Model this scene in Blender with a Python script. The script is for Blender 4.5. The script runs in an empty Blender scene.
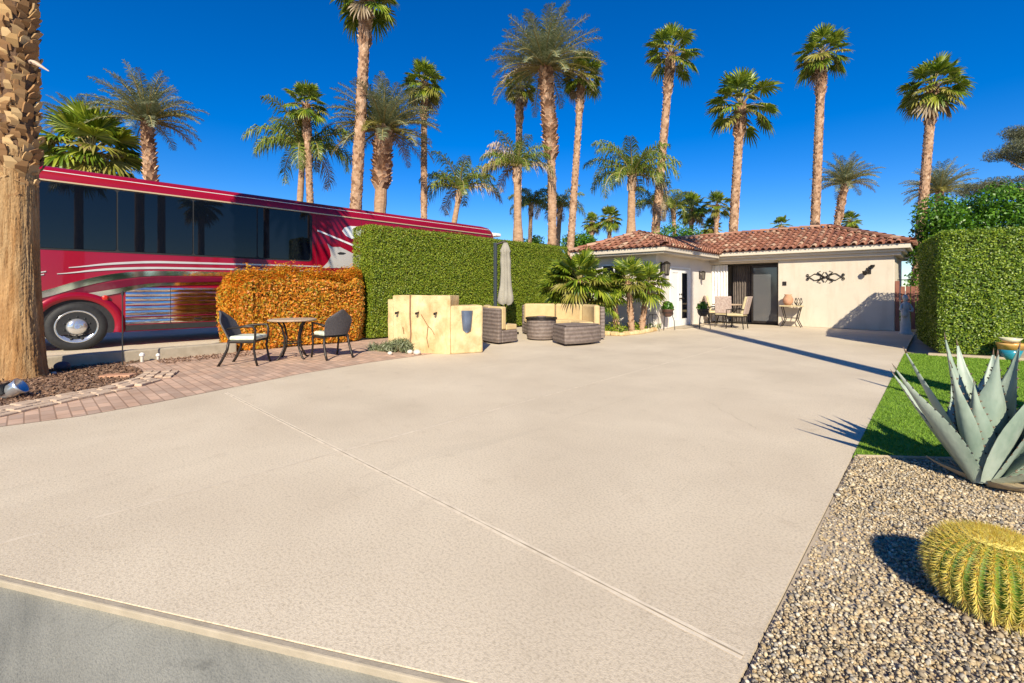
import bpy, math, random
import numpy as np
from mathutils import Vector, Matrix

random.seed(7)
rng = np.random.default_rng(7)
PI = math.pi
R = math.radians
scn = bpy.context.scene
col = scn.collection

# ------------------------------------------------------------------ camera
H = 1.27
YAW = R(43)
FPX, HOR = 455.0, 290.0
cd = bpy.data.cameras.new('camera')
cam = bpy.data.objects.new('camera', cd); col.objects.link(cam)
cam.location = (0, 0, H); cam.rotation_euler = (R(90), 0, YAW)
cd.sensor_width = 36; cd.lens = 36 * FPX / 1024
cd.shift_y = -(341.5 - HOR) / 1024
cd.clip_start = 0.05; cd.clip_end = 3000
scn.camera = cam

# ------------------------------------------------------------------ world, sun, exposure
SUN_EL, SUN_HEAD = R(33.5), YAW - R(4)          # shadows fall along SUN_HEAD (measured left of +Y)
w = bpy.data.worlds.new('World'); scn.world = w; w.use_nodes = True
wn = w.node_tree.nodes; wl = w.node_tree.links
wn.clear()
sky = wn.new('ShaderNodeTexSky'); sky.sky_type = 'NISHITA'; sky.sun_disc = False
sky.sun_elevation = SUN_EL
sx, sy = math.sin(SUN_HEAD), -math.cos(SUN_HEAD)
sky.sun_rotation = math.atan2(sx, sy)
sky.air_density = 1.0; sky.dust_density = 0.08; sky.ozone_density = 5.0; sky.altitude = 600
hsv = wn.new('ShaderNodeHueSaturation'); hsv.inputs['Saturation'].default_value = 1.38; hsv.inputs['Hue'].default_value = .512; hsv.inputs['Value'].default_value = 1.0
bg = wn.new('ShaderNodeBackground'); bg.inputs['Strength'].default_value = 0.095
wo = wn.new('ShaderNodeOutputWorld')
wl.new(sky.outputs[0], hsv.inputs['Color']); wl.new(hsv.outputs[0], bg.inputs[0]); wl.new(bg.outputs[0], wo.inputs[0])
sd = bpy.data.lights.new('sun', 'SUN'); sd.energy = 4.6; sd.angle = R(0.5); sd.color = (1.0, 0.91, 0.72)
so = bpy.data.objects.new('sun', sd); col.objects.link(so)
tosun = Vector((sx * math.cos(SUN_EL), sy * math.cos(SUN_EL), math.sin(SUN_EL)))
so.rotation_euler = tosun.to_track_quat('Z', 'Y').to_euler(); so.location = tosun * 60
vs = scn.view_settings
vs.view_transform = 'Standard'; vs.look = 'None'; vs.gamma = 1; vs.exposure = 0.68; vs.use_curve_mapping = False
scn.cycles.max_bounces = 8; scn.cycles.transparent_max_bounces = 8

# ------------------------------------------------------------------ measuring helpers (photo pixel -> place on the ground or at a distance)
CY, SY = math.cos(YAW), math.sin(YAW)
def c2w(X, Y): return (X * CY - Y * SY, X * SY + Y * CY)
def G(u, v, z=0.0):
    Y = FPX * (H - z) / (v - HOR)
    x, y = c2w((u - 512) / FPX * Y, Y); return Vector((x, y, z))
def D(u, v, Y):
    x, y = c2w((u - 512) / FPX * Y, Y); return Vector((x, y, H + (HOR - v) / FPX * Y))
def DX(u, v, x0):                                  # on the vertical plane x = x0
    t = (u - 512) / FPX; Y = x0 / (t * CY - SY); return D(u, v, Y)
def DYp(u, v, y0):                                 # on the vertical plane y = y0
    t = (u - 512) / FPX; Y = y0 / (t * SY + CY); return D(u, v, Y)

# ------------------------------------------------------------------ materials
MATS = {}
def mat(name, c1, c2=None, scale=8.0, rough=0.6, metal=0.0, bump=0.0, bscale=None, island=None, coat=0.0,
        translucent=0.0, stretch=(1, 1, 1), detail=5.0, spec=0.5, wave=None, brick=None, c3=None, scale3=1.0, w3=0.5, bdist=0.02):
    if name in MATS: return MATS[name]
    m = bpy.data.materials.new(name); m.use_nodes = True
    n, l = m.node_tree.nodes, m.node_tree.links
    p = n['Principled BSDF']; out = n['Material Output']
    p.inputs['Roughness'].default_value = rough; p.inputs['Metallic'].default_value = metal
    p.inputs['Coat Weight'].default_value = coat; p.inputs['Coat Roughness'].default_value = 0.03
    p.inputs['Specular IOR Level'].default_value = spec
    tc = n.new('ShaderNodeTexCoord'); mp = n.new('ShaderNodeMapping'); mp.inputs['Scale'].default_value = stretch
    l.new(tc.outputs['Object'], mp.inputs['Vector'])
    if island:
        g = n.new('ShaderNodeNewGeometry'); r = n.new('ShaderNodeValToRGB')
        l.new(g.outputs['Random Per Island'], r.inputs[0])
        els = r.color_ramp.elements
        for i, c in enumerate(island):
            pos = i / (len(island) - 1)
            if i == 0: e = els[0]; e.position = 0
            elif i == len(island) - 1: e = els[-1]; e.position = 1
            else: e = els.new(pos)
            e.color = (*c, 1)
        csock = r.outputs[0]
    else:
        nz = n.new('ShaderNodeTexNoise'); nz.inputs['Scale'].default_value = scale; nz.inputs['Detail'].default_value = detail
        l.new(mp.outputs[0], nz.inputs['Vector'])
        r = n.new('ShaderNodeValToRGB'); r.color_ramp.elements[0].position = .32; r.color_ramp.elements[1].position = .68
        r.color_ramp.elements[0].color = (*c1, 1); r.color_ramp.elements[1].color = (*(c2 or c1), 1)
        l.new(nz.outputs['Fac'], r.inputs[0]); csock = r.outputs[0]
    if c3:
        nz3 = n.new('ShaderNodeTexNoise'); nz3.inputs['Scale'].default_value = scale3; nz3.inputs['Detail'].default_value = 6
        l.new(mp.outputs[0], nz3.inputs['Vector'])
        r3 = n.new('ShaderNodeValToRGB'); r3.color_ramp.elements[0].position = .45; r3.color_ramp.elements[1].position = .75
        r3.color_ramp.elements[0].color = (0, 0, 0, 1); r3.color_ramp.elements[1].color = (w3, w3, w3, 1)
        l.new(nz3.outputs['Fac'], r3.inputs[0])
        mx = n.new('ShaderNodeMix'); mx.data_type = 'RGBA'
        l.new(r3.outputs[0], mx.inputs[0]); l.new(csock, mx.inputs[6]); mx.inputs[7].default_value = (*c3, 1)
        csock = mx.outputs[2]
    hsock = None
    if brick:
        b = n.new('ShaderNodeTexBrick'); bw, bh, mort, cm = brick
        b.inputs['Scale'].default_value = 1; b.inputs['Brick Width'].default_value = bw; b.inputs['Row Height'].default_value = bh
        b.inputs['Mortar Size'].default_value = mort; b.inputs['Mortar Smooth'].default_value = .2; b.inputs['Bias'].default_value = 0
        b.inputs['Color1'].default_value = (.7, .7, .7, 1); b.inputs['Color2'].default_value = (1.05, 1.0, .95, 1); b.inputs['Mortar'].default_value = (*cm, 1)
        l.new(mp.outputs[0], b.inputs['Vector'])
        mx = n.new('ShaderNodeMix'); mx.data_type = 'RGBA'; mx.blend_type = 'MULTIPLY'; mx.inputs[0].default_value = 1
        l.new(csock, mx.inputs[6]); l.new(b.outputs['Color'], mx.inputs[7]); csock = mx.outputs[2]
        inv = n.new('ShaderNodeMath'); inv.operation = 'SUBTRACT'; inv.inputs[0].default_value = 1
        l.new(b.outputs['Fac'], inv.inputs[1]); hsock = inv.outputs[0]
    if wave:
        wv = n.new('ShaderNodeTexWave'); wv.bands_direction = wave[0]; wv.inputs['Scale'].default_value = wave[1]
        wv.inputs['Distortion'].default_value = wave[2]; wv.inputs['Detail'].default_value = 2
        l.new(mp.outputs[0], wv.inputs['Vector']); hsock = wv.outputs['Fac']
        if len(wave) > 3:
            mx = n.new('ShaderNodeMix'); mx.data_type = 'RGBA'; mx.blend_type = 'MULTIPLY'
            mx.inputs[0].default_value = wave[3]
            l.new(csock, mx.inputs[6]); l.new(wv.outputs['Color'], mx.inputs[7]); csock = mx.outputs[2]
    l.new(csock, p.inputs['Base Color'])
    if bump:
        bp = n.new('ShaderNodeBump'); bp.inputs['Strength'].default_value = bump; bp.inputs['Distance'].default_value = bdist
        if hsock is None:
            nb = n.new('ShaderNodeTexNoise'); nb.inputs['Scale'].default_value = bscale or scale * 4; nb.inputs['Detail'].default_value = 6
            l.new(mp.outputs[0], nb.inputs['Vector']); hsock = nb.outputs['Fac']
        l.new(hsock, bp.inputs['Height']); l.new(bp.outputs[0], p.inputs['Normal'])
    if translucent:
        tr = n.new('ShaderNodeBsdfTranslucent'); l.new(csock, tr.inputs['Color'])
        ms = n.new('ShaderNodeMixShader'); ms.inputs[0].default_value = translucent
        l.new(p.outputs[0], ms.inputs[1]); l.new(tr.outputs[0], ms.inputs[2]); l.new(ms.outputs[0], out.inputs['Surface'])
    MATS[name] = m; return m

M_conc = mat('concrete', (.60, .495, .362), (.69, .58, .43), scale=.9, rough=.88, bump=.3, bscale=150, c3=(.38, .31, .22), scale3=75, w3=.75, bdist=.006)
def weather(m, layers):
    """multiply a material's colour by stains: (scale, stretch, detail, lo, hi, darkest)"""
    n, l = m.node_tree.nodes, m.node_tree.links; p = n['Principled BSDF']; src = p.inputs['Base Color'].links[0].from_socket
    tc = n.new('ShaderNodeTexCoord')
    for (sc, stq, det, lo, hi, dk) in layers:
        mp = n.new('ShaderNodeMapping'); mp.inputs['Scale'].default_value = stq; mp.inputs['Rotation'].default_value = (0, 0, .12); l.new(tc.outputs['Object'], mp.inputs['Vector'])
        z = n.new('ShaderNodeTexNoise'); z.inputs['Scale'].default_value = sc; z.inputs['Detail'].default_value = det; z.inputs['Roughness'].default_value = .62; z.inputs['Distortion'].default_value = .4
        l.new(mp.outputs[0], z.inputs['Vector'])
        r = n.new('ShaderNodeValToRGB'); r.color_ramp.elements[0].position = lo; r.color_ramp.elements[1].position = hi
        r.color_ramp.elements[0].color = (*dk, 1); r.color_ramp.elements[1].color = (1, 1, 1, 1); l.new(z.outputs['Fac'], r.inputs[0])
        mx = n.new('ShaderNodeMix'); mx.data_type = 'RGBA'; mx.blend_type = 'MULTIPLY'; mx.inputs[0].default_value = 1
        l.new(src, mx.inputs[6]); l.new(r.outputs[0], mx.inputs[7]); src = mx.outputs[2]
    l.new(src, p.inputs['Base Color'])
weather(M_conc, [(.55, (1, 1, 1), 8, .34, .56, (.91, .905, .90)), (1.1, (2.6, .22, 1), 9, .30, .40, (.93, .93, .93)), (5.2, (1, 1, 1), 10, .27, .42, (.90, .89, .88)), (14, (1, 1, 1), 4, .24, .29, (.66, .63, .60))])
M_joint = mat('joint_sand', (.27, .215, .15), (.40, .33, .24), scale=12, rough=.95)
M_lip = mat('concrete_lip', (.33, .275, .20), (.40, .335, .25), scale=9, rough=.9, bump=.2)
M_street = mat('street', (.29, .275, .22), (.40, .38, .305), scale=1.6, rough=.85, bump=.25, bscale=120, stretch=(1, 2.2, 1), c3=(.20, .195, .165), scale3=70, w3=.7, bdist=.006)
weather(M_street, [(1.2, (.5, 3.2, 1), 8, .35, .55, (.72, .73, .74)), (6, (1, 1, 1), 8, .3, .4, (.75, .75, .75))])
M_paver = mat('paver', (.50, .33, .235), (.62, .44, .33), scale=3, rough=.9, brick=(.22, .11, .007, (.55, .5, .45)), bump=.4, bdist=.01)
M_edge = mat('edge_brick', (.45, .32, .22), (.55, .41, .30), scale=12, rough=.9, bump=.3)
M_mulch = mat("mulch", (0, 0, 0), island=[(.10, .05, .03), (.20, .11, .065), (.28, .17, .11), (.15, .08, .05)], rough=.95)
M_dirt = mat('dirt', (.22, .13, .08), (.33, .21, .13), scale=6, rough=.95, bump=.5, bscale=40)
M_sand = mat('sandy_ground', (.36, .29, .21), (.45, .37, .28), scale=2, rough=.95, bump=.4, bscale=30)
M_grav = mat('gravel', (0, 0, 0), island=[(.08, .07, .055), (.40, .29, .15), (.54, .42, .25), (.58, .47, .30), (.25, .20, .14), (.50, .35, .18), (.14, .125, .11), (.66, .58, .44), (.34, .26, .16), (.46, .36, .22), (.30, .27, .23)], rough=.75)
M_turf = mat('turf_base', (.13, .24, .015), (.18, .31, .022), scale=5, rough=.9, bump=.6, bscale=200)
M_blade = mat('turf_blade', (0, 0, 0), island=[(.12, .24, .012), (.18, .32, .02), (.25, .38, .03)], rough=.7, translucent=.25)
M_hedge = mat('hedge_leaf', (0, 0, 0), island=[(.07, .13, .006), (.15, .23, .010), (.24, .32, .016), (.34, .39, .024), (.20, .20, .03)], rough=.5, translucent=.25)
M_hedgeR = mat('box_leaf', (0, 0, 0), island=[(.05, .10, .008), (.11, .19, .012), (.21, .30, .02), (.33, .40, .035)], rough=.45, translucent=.25)
M_orange = mat('orange_leaf', (0, 0, 0), island=[(.18, .24, .02), (.66, .30, .02), (.82, .36, .025), (.84, .26, .02), (.36, .32, .03), (.84, .50, .04), (.80, .22, .03), (.80, .34, .03)], rough=.5, translucent=.4)
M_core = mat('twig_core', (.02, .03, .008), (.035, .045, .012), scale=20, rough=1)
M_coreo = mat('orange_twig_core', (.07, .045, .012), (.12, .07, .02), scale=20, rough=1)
M_shrub = mat('shrub_leaf', (0, 0, 0), island=[(.035, .11, .008), (.08, .20, .012), (.16, .32, .02)], rough=.4, translucent=.3)
M_mesq = mat('mesquite_leaf', (0, 0, 0), island=[(.10, .13, .05), (.17, .18, .09), (.16, .15, .10), (.09, .12, .05)], rough=.6, translucent=.3)
M_fan = mat('fan_leaf', (0, 0, 0), island=[(.06, .12, .010), (.14, .21, .014), (.25, .32, .02), (.40, .42, .05)], rough=.42, translucent=.25)
M_fany = mat('fan_leaf_yellowing', (0, 0, 0), island=[(.16, .17, .02), (.28, .26, .04), (.38, .32, .08)], rough=.5, translucent=.25)
M_dry = mat('dry_leaf', (0, 0, 0), island=[(.24, .17, .09), (.36, .27, .16), (.42, .34, .24)], rough=.8, translucent=.15)
M_date = mat('date_leaf', (0, 0, 0), island=[(.10, .13, .055), (.17, .20, .09), (.27, .30, .16), (.38, .40, .26)], rough=.45, translucent=.2)
M_queen = mat('queen_leaf', (0, 0, 0), island=[(.09, .14, .015), (.17, .23, .03), (.28, .32, .06)], rough=.4, translucent=.3)
M_deadf = mat('dead_frond', (0, 0, 0), island=[(.42, .33, .27), (.55, .45, .38), (.34, .25, .19)], rough=.85, translucent=.2)
M_pet = mat('petiole', (.26, .22, .07), (.36, .28, .1), rough=.6)
M_trunk = mat('palm_bark', (.30, .17, .095), (.48, .31, .19), scale=5, rough=.9, bump=.6, bscale=30, stretch=(1, 1, 2.5))
M_boot = mat('palm_boot', (0, 0, 0), island=[(.17, .085, .05), (.33, .18, .10), (.52, .32, .20), (.64, .45, .31)], rough=.85)
M_bigtrunk = mat('near_bark', (.30, .165, .065), (.54, .36, .18), scale=2.4, rough=.95, bump=.9, bscale=22, stretch=(9, 9, .9), c3=(.55, .24, .06), scale3=.5, w3=.6, bdist=.025)
weather(M_bigtrunk, [(2.2, (14, 14, 1.0), 8, .30, .46, (.50, .42, .36)), (1.4, (1, 1, 1), 6, .3, .55, (.82, .76, .72))])
M_bigboot = mat('near_boot', (0, 0, 0), island=[(.15, .075, .03), (.32, .17, .07), (.48, .29, .12), (.58, .39, .19), (.23, .115, .045), (.40, .22, .09)], rough=.9)
M_bigcore = mat('near_boot_core', (.10, .055, .03), (.16, .09, .05), scale=14, rough=1, bump=.5)
M_stucco = mat('stucco_cream', (.58, .50, .395), (.62, .54, .435), scale=2, rough=.9, bump=.2, bscale=120, bdist=.008)
weather(M_stucco, [(1.6, (2.5, 2.5, .5), 8, .30, .5, (.90, .88, .86)), (9, (1, 1, 1), 8, .28, .42, (.93, .92, .91))])
M_white = mat('white_paint', (.80, .78, .74), (.83, .81, .77), scale=4, rough=.5)
M_trim = mat('cornice_paint', (.58, .50, .40), (.63, .55, .44), scale=3, rough=.8, bump=.1)
M_tile = mat('clay_tile', (0, 0, 0), island=[(.25, .095, .052), (.33, .135, .08), (.40, .19, .115), (.19, .075, .05), (.54, .36, .235), (.29, .11, .062), (.35, .155, .09)], rough=.8)
M_tan = mat('fountain_stucco', (.60, .44, .22), (.72, .57, .33), scale=2.6, rough=.9, bump=.35, bscale=60, c3=(.42, .25, .10), scale3=3.4, w3=.75)
weather(M_tan, [(2.5, (1.5, 1.5, .6), 9, .32, .5, (.80, .72, .62)), (9, (1, 1, 1), 9, .30, .42, (.84, .78, .70))])
M_dark = mat('dark_metal', (.03, .025, .022), (.05, .04, .035), rough=.45, metal=.6)
M_black = mat('black_rubber', (.012, .012, .013), (.02, .02, .022), scale=20, rough=.7)
M_glass = mat('dark_glass', (.003, .005, .010), rough=.015, spec=.42)
M_red = mat('coach_red', (.25, .002, .016), (.30, .003, .020), scale=.5, rough=.28, coat=.45, metal=.1, spec=.3)
M_redd = mat('coach_maroon', (.12, .003, .02), (.16, .004, .03), scale=.5, rough=.22, coat=1.0)
M_silver = mat('coach_silver', (.62, .58, .55), (.7, .67, .63), scale=2, rough=.3, metal=.3, coat=.6)
M_pearl = mat('coach_pearl', (.80, .78, .74), rough=.3, coat=.5)
M_chrome = mat('chrome', (.78, .77, .76), rough=.06, metal=1.0)
M_rubline = mat('gold_line', (.65, .50, .30), rough=.4, metal=.3)
M_wick = mat('wicker', (.17, .125, .105), (.25, .195, .165), scale=14, rough=.7, wave=('Z', 3.6, 1.6, .34), bump=.6, bdist=.012)
M_cush = mat('tan_cushion', (.52, .37, .18), (.58, .43, .22), scale=6, rough=.95, bump=.15)
M_canopy = mat('umbrella_cloth', (.27, .245, .20), (.34, .31, .25), scale=5, rough=.95, bump=.2)
M_green_c = mat('seat_cushion', (.50, .55, .40), (.72, .72, .60), scale=14, rough=.95)
M_wmesh = mat('woven_back', (.045, .042, .05), (.09, .085, .09), scale=60, rough=.8)
M_tabletop = mat('mosaic_top', (.34, .24, .16), (.50, .38, .27), scale=40, rough=.6)
M_yel = mat('yellow_cushion', (.50, .40, .22), (.58, .48, .29), scale=9, rough=.95)
M_patt = mat('patterned_back', (.34, .24, .21), (.52, .42, .36), scale=22, rough=.9)
M_teal = mat('teal_glaze', (.02, .17, .26), (.03, .30, .36), scale=5, rough=.2, coat=.7)
M_orpot = mat('terracotta_glaze', (.62, .30, .07), (.70, .42, .14), scale=6, rough=.3)
M_bowl = mat('cream_glaze', (.60, .55, .36), (.66, .62, .44), scale=4, rough=.3)
M_stone = mat('statue_stone', (.50, .48, .45), (.62, .60, .56), scale=9, rough=.85, bump=.2)
M_gate = mat('gate_wood', (.20, .07, .05), (.30, .12, .07), scale=4, rough=.7, stretch=(4, 4, .6))
M_curtw = mat('white_curtain', (.74, .72, .70), (.80, .78, .76), rough=.9)
M_curtd = mat('brown_curtain', (.10, .08, .07), (.15, .12, .10), rough=.95)
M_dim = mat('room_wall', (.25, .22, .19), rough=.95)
M_agave = mat('agave_skin', (.17, .235, .18), (.31, .375, .30), scale=7, rough=.5, stretch=(1, 1, .5), bump=.15, c3=(.46, .50, .42), scale3=5, w3=.8)
M_spine = mat('agave_spine', (.13, .08, .05), rough=.6)
M_cact = mat('cactus_skin', (.06, .15, .012), (.12, .22, .02), scale=8, rough=.55)
M_cwool = mat('cactus_wool', (.74, .62, .12), (.82, .72, .22), scale=30, rough=.95, bump=.6, bscale=120)
M_cspine = mat('cactus_spine', (0, 0, 0), island=[(.68, .50, .05), (.80, .66, .10), (.84, .74, .22), (.62, .30, .05)], rough=.5, translucent=.2)
M_straw = mat('dead_agave', (0, 0, 0), island=[(.30, .22, .12), (.42, .33, .2), (.24, .20, .14)], rough=.9)
M_blue = mat('lamp_blue', (.10, .13, .20), (.16, .20, .28), scale=6, rough=.4, metal=.4)
M_rock = mat('pale_rock', (.50, .45, .38), (.66, .60, .52), scale=10, rough=.9, bump=.3)
M_terr = mat('terracotta', (.45, .22, .12), (.55, .30, .18), scale=7, rough=.8)
M_wire = mat('wire_black', (.02, .02, .02), rough=.5)
M_alum = mat('bare_aluminium', (.62, .64, .66), (.72, .73, .74), rough=.3, metal=.8)

# ------------------------------------------------------------------ mesh helpers
class MB:
    def __init__(s): s.v = []; s.f = []; s.m = []; s.n = 0
    def add(s, vs, fs, mi=0):
        b = s.n
        s.v.extend([tuple(p) for p in vs]); s.n += len(vs)
        s.f.extend([tuple(i + b for i in f) for f in fs]); s.m.extend([mi] * len(fs))
        return s
    def box(s, lo, hi, mi=0, M=None):
        (x0, y0, z0), (x1, y1, z1) = lo, hi
        vs = [Vector(p) for p in ((x0, y0, z0), (x1, y0, z0), (x1, y1, z0), (x0, y1, z0), (x0, y0, z1), (x1, y0, z1), (x1, y1, z1), (x0, y1, z1))]
        if M: vs = [M @ p for p in vs]
        return s.add(vs, [(0, 3, 2, 1), (4, 5, 6, 7), (0, 1, 5, 4), (1, 2, 6, 5), (2, 3, 7, 6), (3, 0, 4, 7)], mi)
    def tube(s, pts, r, n=8, mi=0, caps=True, flat=1.0):
        pts = [Vector(p) for p in pts]
        rs = r if isinstance(r, (list, tuple)) else [r] * len(pts)
        vs, fs = [], []
        up = Vector((0, 0, 1)); prev = None
        for i, p in enumerate(pts):
            t = (pts[min(i + 1, len(pts) - 1)] - pts[max(i - 1, 0)]).normalized()
            a = prev if prev is not None else (up if abs(t.dot(up)) < .9 else Vector((1, 0, 0)))
            bx = (a - t * a.dot(t)); bx = bx.normalized() if bx.length > 1e-6 else t.orthogonal().normalized()
            prev = bx; by = t.cross(bx)
            for k in range(n):
                q = 2 * PI * k / n
                vs.append(p + bx * (math.cos(q) * rs[i]) + by * (math.sin(q) * rs[i] * flat))
        for i in range(len(pts) - 1):
            for k in range(n):
                fs.append((i * n + k, i * n + (k + 1) % n, (i + 1) * n + (k + 1) % n, (i + 1) * n + k))
        if caps:
            fs.append(tuple(reversed(range(n)))); fs.append(tuple(range((len(pts) - 1) * n, len(pts) * n)))
        return s.add(vs, fs, mi)
    def lathe(s, prof, c=(0, 0, 0), n=24, mi=0, sx=1.0, sy=1.0, M=None):
        vs, fs = [], []
        for (r, z) in prof:
            for k in range(n):
                q = 2 * PI * k / n
                p = Vector((c[0] + r * math.cos(q) * sx, c[1] + r * math.sin(q) * sy, c[2] + z))
                vs.append(M @ p if M else p)
        for i in range(len(prof) - 1):
            for k in range(n):
                fs.append((i * n + k, i * n + (k + 1) % n, (i + 1) * n + (k + 1) % n, (i + 1) * n + k))
        fs.append(tuple(reversed(range(n)))); fs.append(tuple(range((len(prof) - 1) * n, len(prof) * n)))
        return s.add(vs, fs, mi)
    def prism(s, poly, z0, z1, mi=0):
        n = len(poly)
        a = sum(poly[i][0] * poly[(i + 1) % n][1] - poly[(i + 1) % n][0] * poly[i][1] for i in range(n))
        if a < 0: poly = list(reversed(poly))
        vs = [(p[0], p[1], z0) for p in poly] + [(p[0], p[1], z1) for p in poly]
        fs = [tuple(reversed(range(n))), tuple(range(n, 2 * n))] + [(i, (i + 1) % n, n + (i + 1) % n, n + i) for i in range(n)]
        return s.add(vs, fs, mi)
    def arc(s, c, r0, r1, a0, a1, z0, z1, n=14, mi=0):
        out = [(c[0] + r1 * math.cos(R(a0 + (a1 - a0) * i / n)), c[1] + r1 * math.sin(R(a0 + (a1 - a0) * i / n))) for i in range(n + 1)]
        inn = [(c[0] + r0 * math.cos(R(a1 - (a1 - a0) * i / n)), c[1] + r0 * math.sin(R(a1 - (a1 - a0) * i / n))) for i in range(n + 1)]
        return s.prism(out + inn, z0, z1, mi)
    def build(s, name, mats, parent=None, smooth=False, bevel=0, loc=None, seg=2):
        me = bpy.data.meshes.new(name); me.from_pydata(s.v, [], s.f)
        for m in (mats if isinstance(mats, (list, tuple)) else [mats]): me.materials.append(m)
        if any(s.m): me.polygons.foreach_set('material_index', s.m)
        if smooth: me.polygons.foreach_set('use_smooth', [True] * len(me.polygons))
        me.update()
        return link(name, me, parent, bevel, loc, seg)
def link(name, me, parent=None, bevel=0, loc=None, seg=2):
    o = bpy.data.objects.new(name, me); col.objects.link(o)
    if parent: o.parent = parent
    if loc is not None: o.location = loc
    if bevel:
        b = o.modifiers.new('bevel', 'BEVEL'); b.width = bevel; b.segments = seg; b.limit_method = 'ANGLE'; b.angle_limit = R(40)
    return o
def npmesh(name, V, F, mats, parent=None, mi=None, smooth=False):
    """V (n,3), F (m,k) arrays"""
    me = bpy.data.meshes.new(name); k = F.shape[1]
    me.vertices.add(len(V)); me.vertices.foreach_set('co', np.ascontiguousarray(V, dtype=np.float32).ravel())
    me.loops.add(F.size); me.loops.foreach_set('vertex_index', F.ravel().astype(np.int32))
    me.polygons.add(len(F)); me.polygons.foreach_set('loop_start', np.arange(0, F.size, k, dtype=np.int32))
    for m in (mats if isinstance(mats, (list, tuple)) else [mats]): me.materials.append(m)
    if mi is not None: me.polygons.foreach_set('material_index', mi.astype(np.int32))
    if smooth: me.polygons.foreach_set('use_smooth', np.ones(len(F), dtype=bool))
    me.update(calc_edges=True); me.validate()
    return link(name, me, parent)
def tag(o, label, cat, group=None):
    o['label'] = label; o['category'] = cat
    if group: o['group'] = group
    return o
def thing(name, label, cat, loc=(0, 0, 0), rz=0, group=None):
    o = bpy.data.objects.new(name, None); col.objects.link(o); o.empty_display_size = .2
    o.location = loc; o.rotation_euler = (0, 0, rz)
    return tag(o, label, cat, group)
def structure(o): o['kind'] = 'structure'; return o
def stuff(o): o['kind'] = 'stuff'; return o
def dup(root, loc, rz, label, group=None):
    r = root.copy(); col.objects.link(r); r.location = loc; r.rotation_euler = (0, 0, rz); r['label'] = label
    if group: r['group'] = group
    for ch in list(root.children):
        c = ch.copy(); col.objects.link(c); c.parent = r
        for g in list(ch.children):
            d = g.copy(); col.objects.link(d); d.parent = c
    return r
def rot2(p, a): return (p[0] * math.cos(a) - p[1] * math.sin(a), p[0] * math.sin(a) + p[1] * math.cos(a))

# leaves: P points, N outward normals -> folded diamond leaves
def leaf_arrays(P, N, L, W, spread=.8, up=0.0):
    n = len(P)
    d = rng.normal(size=(n, 3)); d /= np.linalg.norm(d, axis=1)[:, None]
    nn = N + d * spread; nn /= np.linalg.norm(nn, axis=1)[:, None] + 1e-9
    t = rng.normal(size=(n, 3)); t[:, 2] += up
    t -= nn * np.sum(t * nn, axis=1)[:, None]; t /= np.linalg.norm(t, axis=1)[:, None] + 1e-9
    b = np.cross(nn, t)
    ln = (L * rng.uniform(.6, 1.3, n))[:, None]; wd = (W * rng.uniform(.7, 1.25, n))[:, None]
    a0 = P - t * ln * .5; a2 = P + t * ln * .5 - nn * ln * .08
    a1 = P + b * wd * .5 + nn * wd * .15; a3 = P - b * wd * .5 + nn * wd * .15
    V = np.stack([a0, a1, a2, a3], axis=1).reshape(-1, 3)
    F = np.arange(4 * n).reshape(-1, 4)
    return V, F
def bumpy(P, s):                                   # cheap smooth 3-D undulation
    return (np.sin(P[:, 0] * 2.1 * s + 1.3) * np.cos(P[:, 1] * 1.7 * s + .4) + np.sin(P[:, 2] * 2.9 * s + P[:, 1] * 1.1 * s + 2.2) + .6 * np.sin(P[:, 0] * 5.3 * s + P[:, 2] * 4.1 * s)) / 2.6
def hedge_box(name, lo, hi, matl, core, label, cat, dens=(900, 900, 900, 900, 900), L=.06, W=.034, depth=.14, und=.05, ragged=0.0, taper=None, M=None, shoots=0):
    lo = np.array(lo); hi = np.array(hi); Ps = []; Ns = []
    sz = hi - lo
    faces = [(0, 1, (1, 0, 0)), (0, 0, (-1, 0, 0)), (1, 1, (0, 1, 0)), (1, 0, (0, -1, 0)), (2, 1, (0, 0, 1))]
    for (ax, hiq, nrm), dn in zip(faces, dens):
        oth = [i for i in range(3) if i != ax]
        n = int(sz[oth[0]] * sz[oth[1]] * dn)
        P = np.zeros((n, 3)); P[:, ax] = hi[ax] if hiq else lo[ax]
        for o in oth: P[:, o] = lo[o] + rng.random(n) * sz[o]
        N = np.tile(np.array(nrm, float), (n, 1))
        off = bumpy(P, 1.0) * und + bumpy(P, 3.7) * und * .5 - np.abs(rng.normal(size=n)) * depth * .5 + rng.normal(size=n) * .02
        if ragged and ax == 2: off += np.abs(rng.normal(size=n)) * ragged
        P = P + N * off[:, None]
        Ps.append(P); Ns.append(N)
    P = np.concatenate(Ps); N = np.concatenate(Ns)
    # round the edges a little
    c = (lo + hi) / 2; e = np.clip((np.abs(P - c) - (sz / 2 - .16)) / .16, 0, 1.3)
    cnt = np.sort(e, axis=1)[:, 1]
    P = P - np.sign(P - c) * (np.minimum(e, 1) * (cnt[:, None] ** 2) * .05)
    if taper: P = taper(P)
    V, F = leaf_arrays(P, N, L, W, spread=.62)
    t = thing(name, label, cat, ((lo[0] + hi[0]) / 2, (lo[1] + hi[1]) / 2, 0))
    off = np.array([(lo[0] + hi[0]) / 2, (lo[1] + hi[1]) / 2, 0])
    npmesh('foliage', V - off, F, matl, t)
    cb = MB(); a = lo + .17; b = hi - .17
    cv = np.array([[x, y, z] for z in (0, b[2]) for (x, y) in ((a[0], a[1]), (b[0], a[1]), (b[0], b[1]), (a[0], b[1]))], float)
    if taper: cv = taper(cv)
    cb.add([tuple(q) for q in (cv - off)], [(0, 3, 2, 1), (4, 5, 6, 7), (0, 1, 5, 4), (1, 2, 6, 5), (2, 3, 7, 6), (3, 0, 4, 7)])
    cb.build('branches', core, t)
    return t

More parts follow.
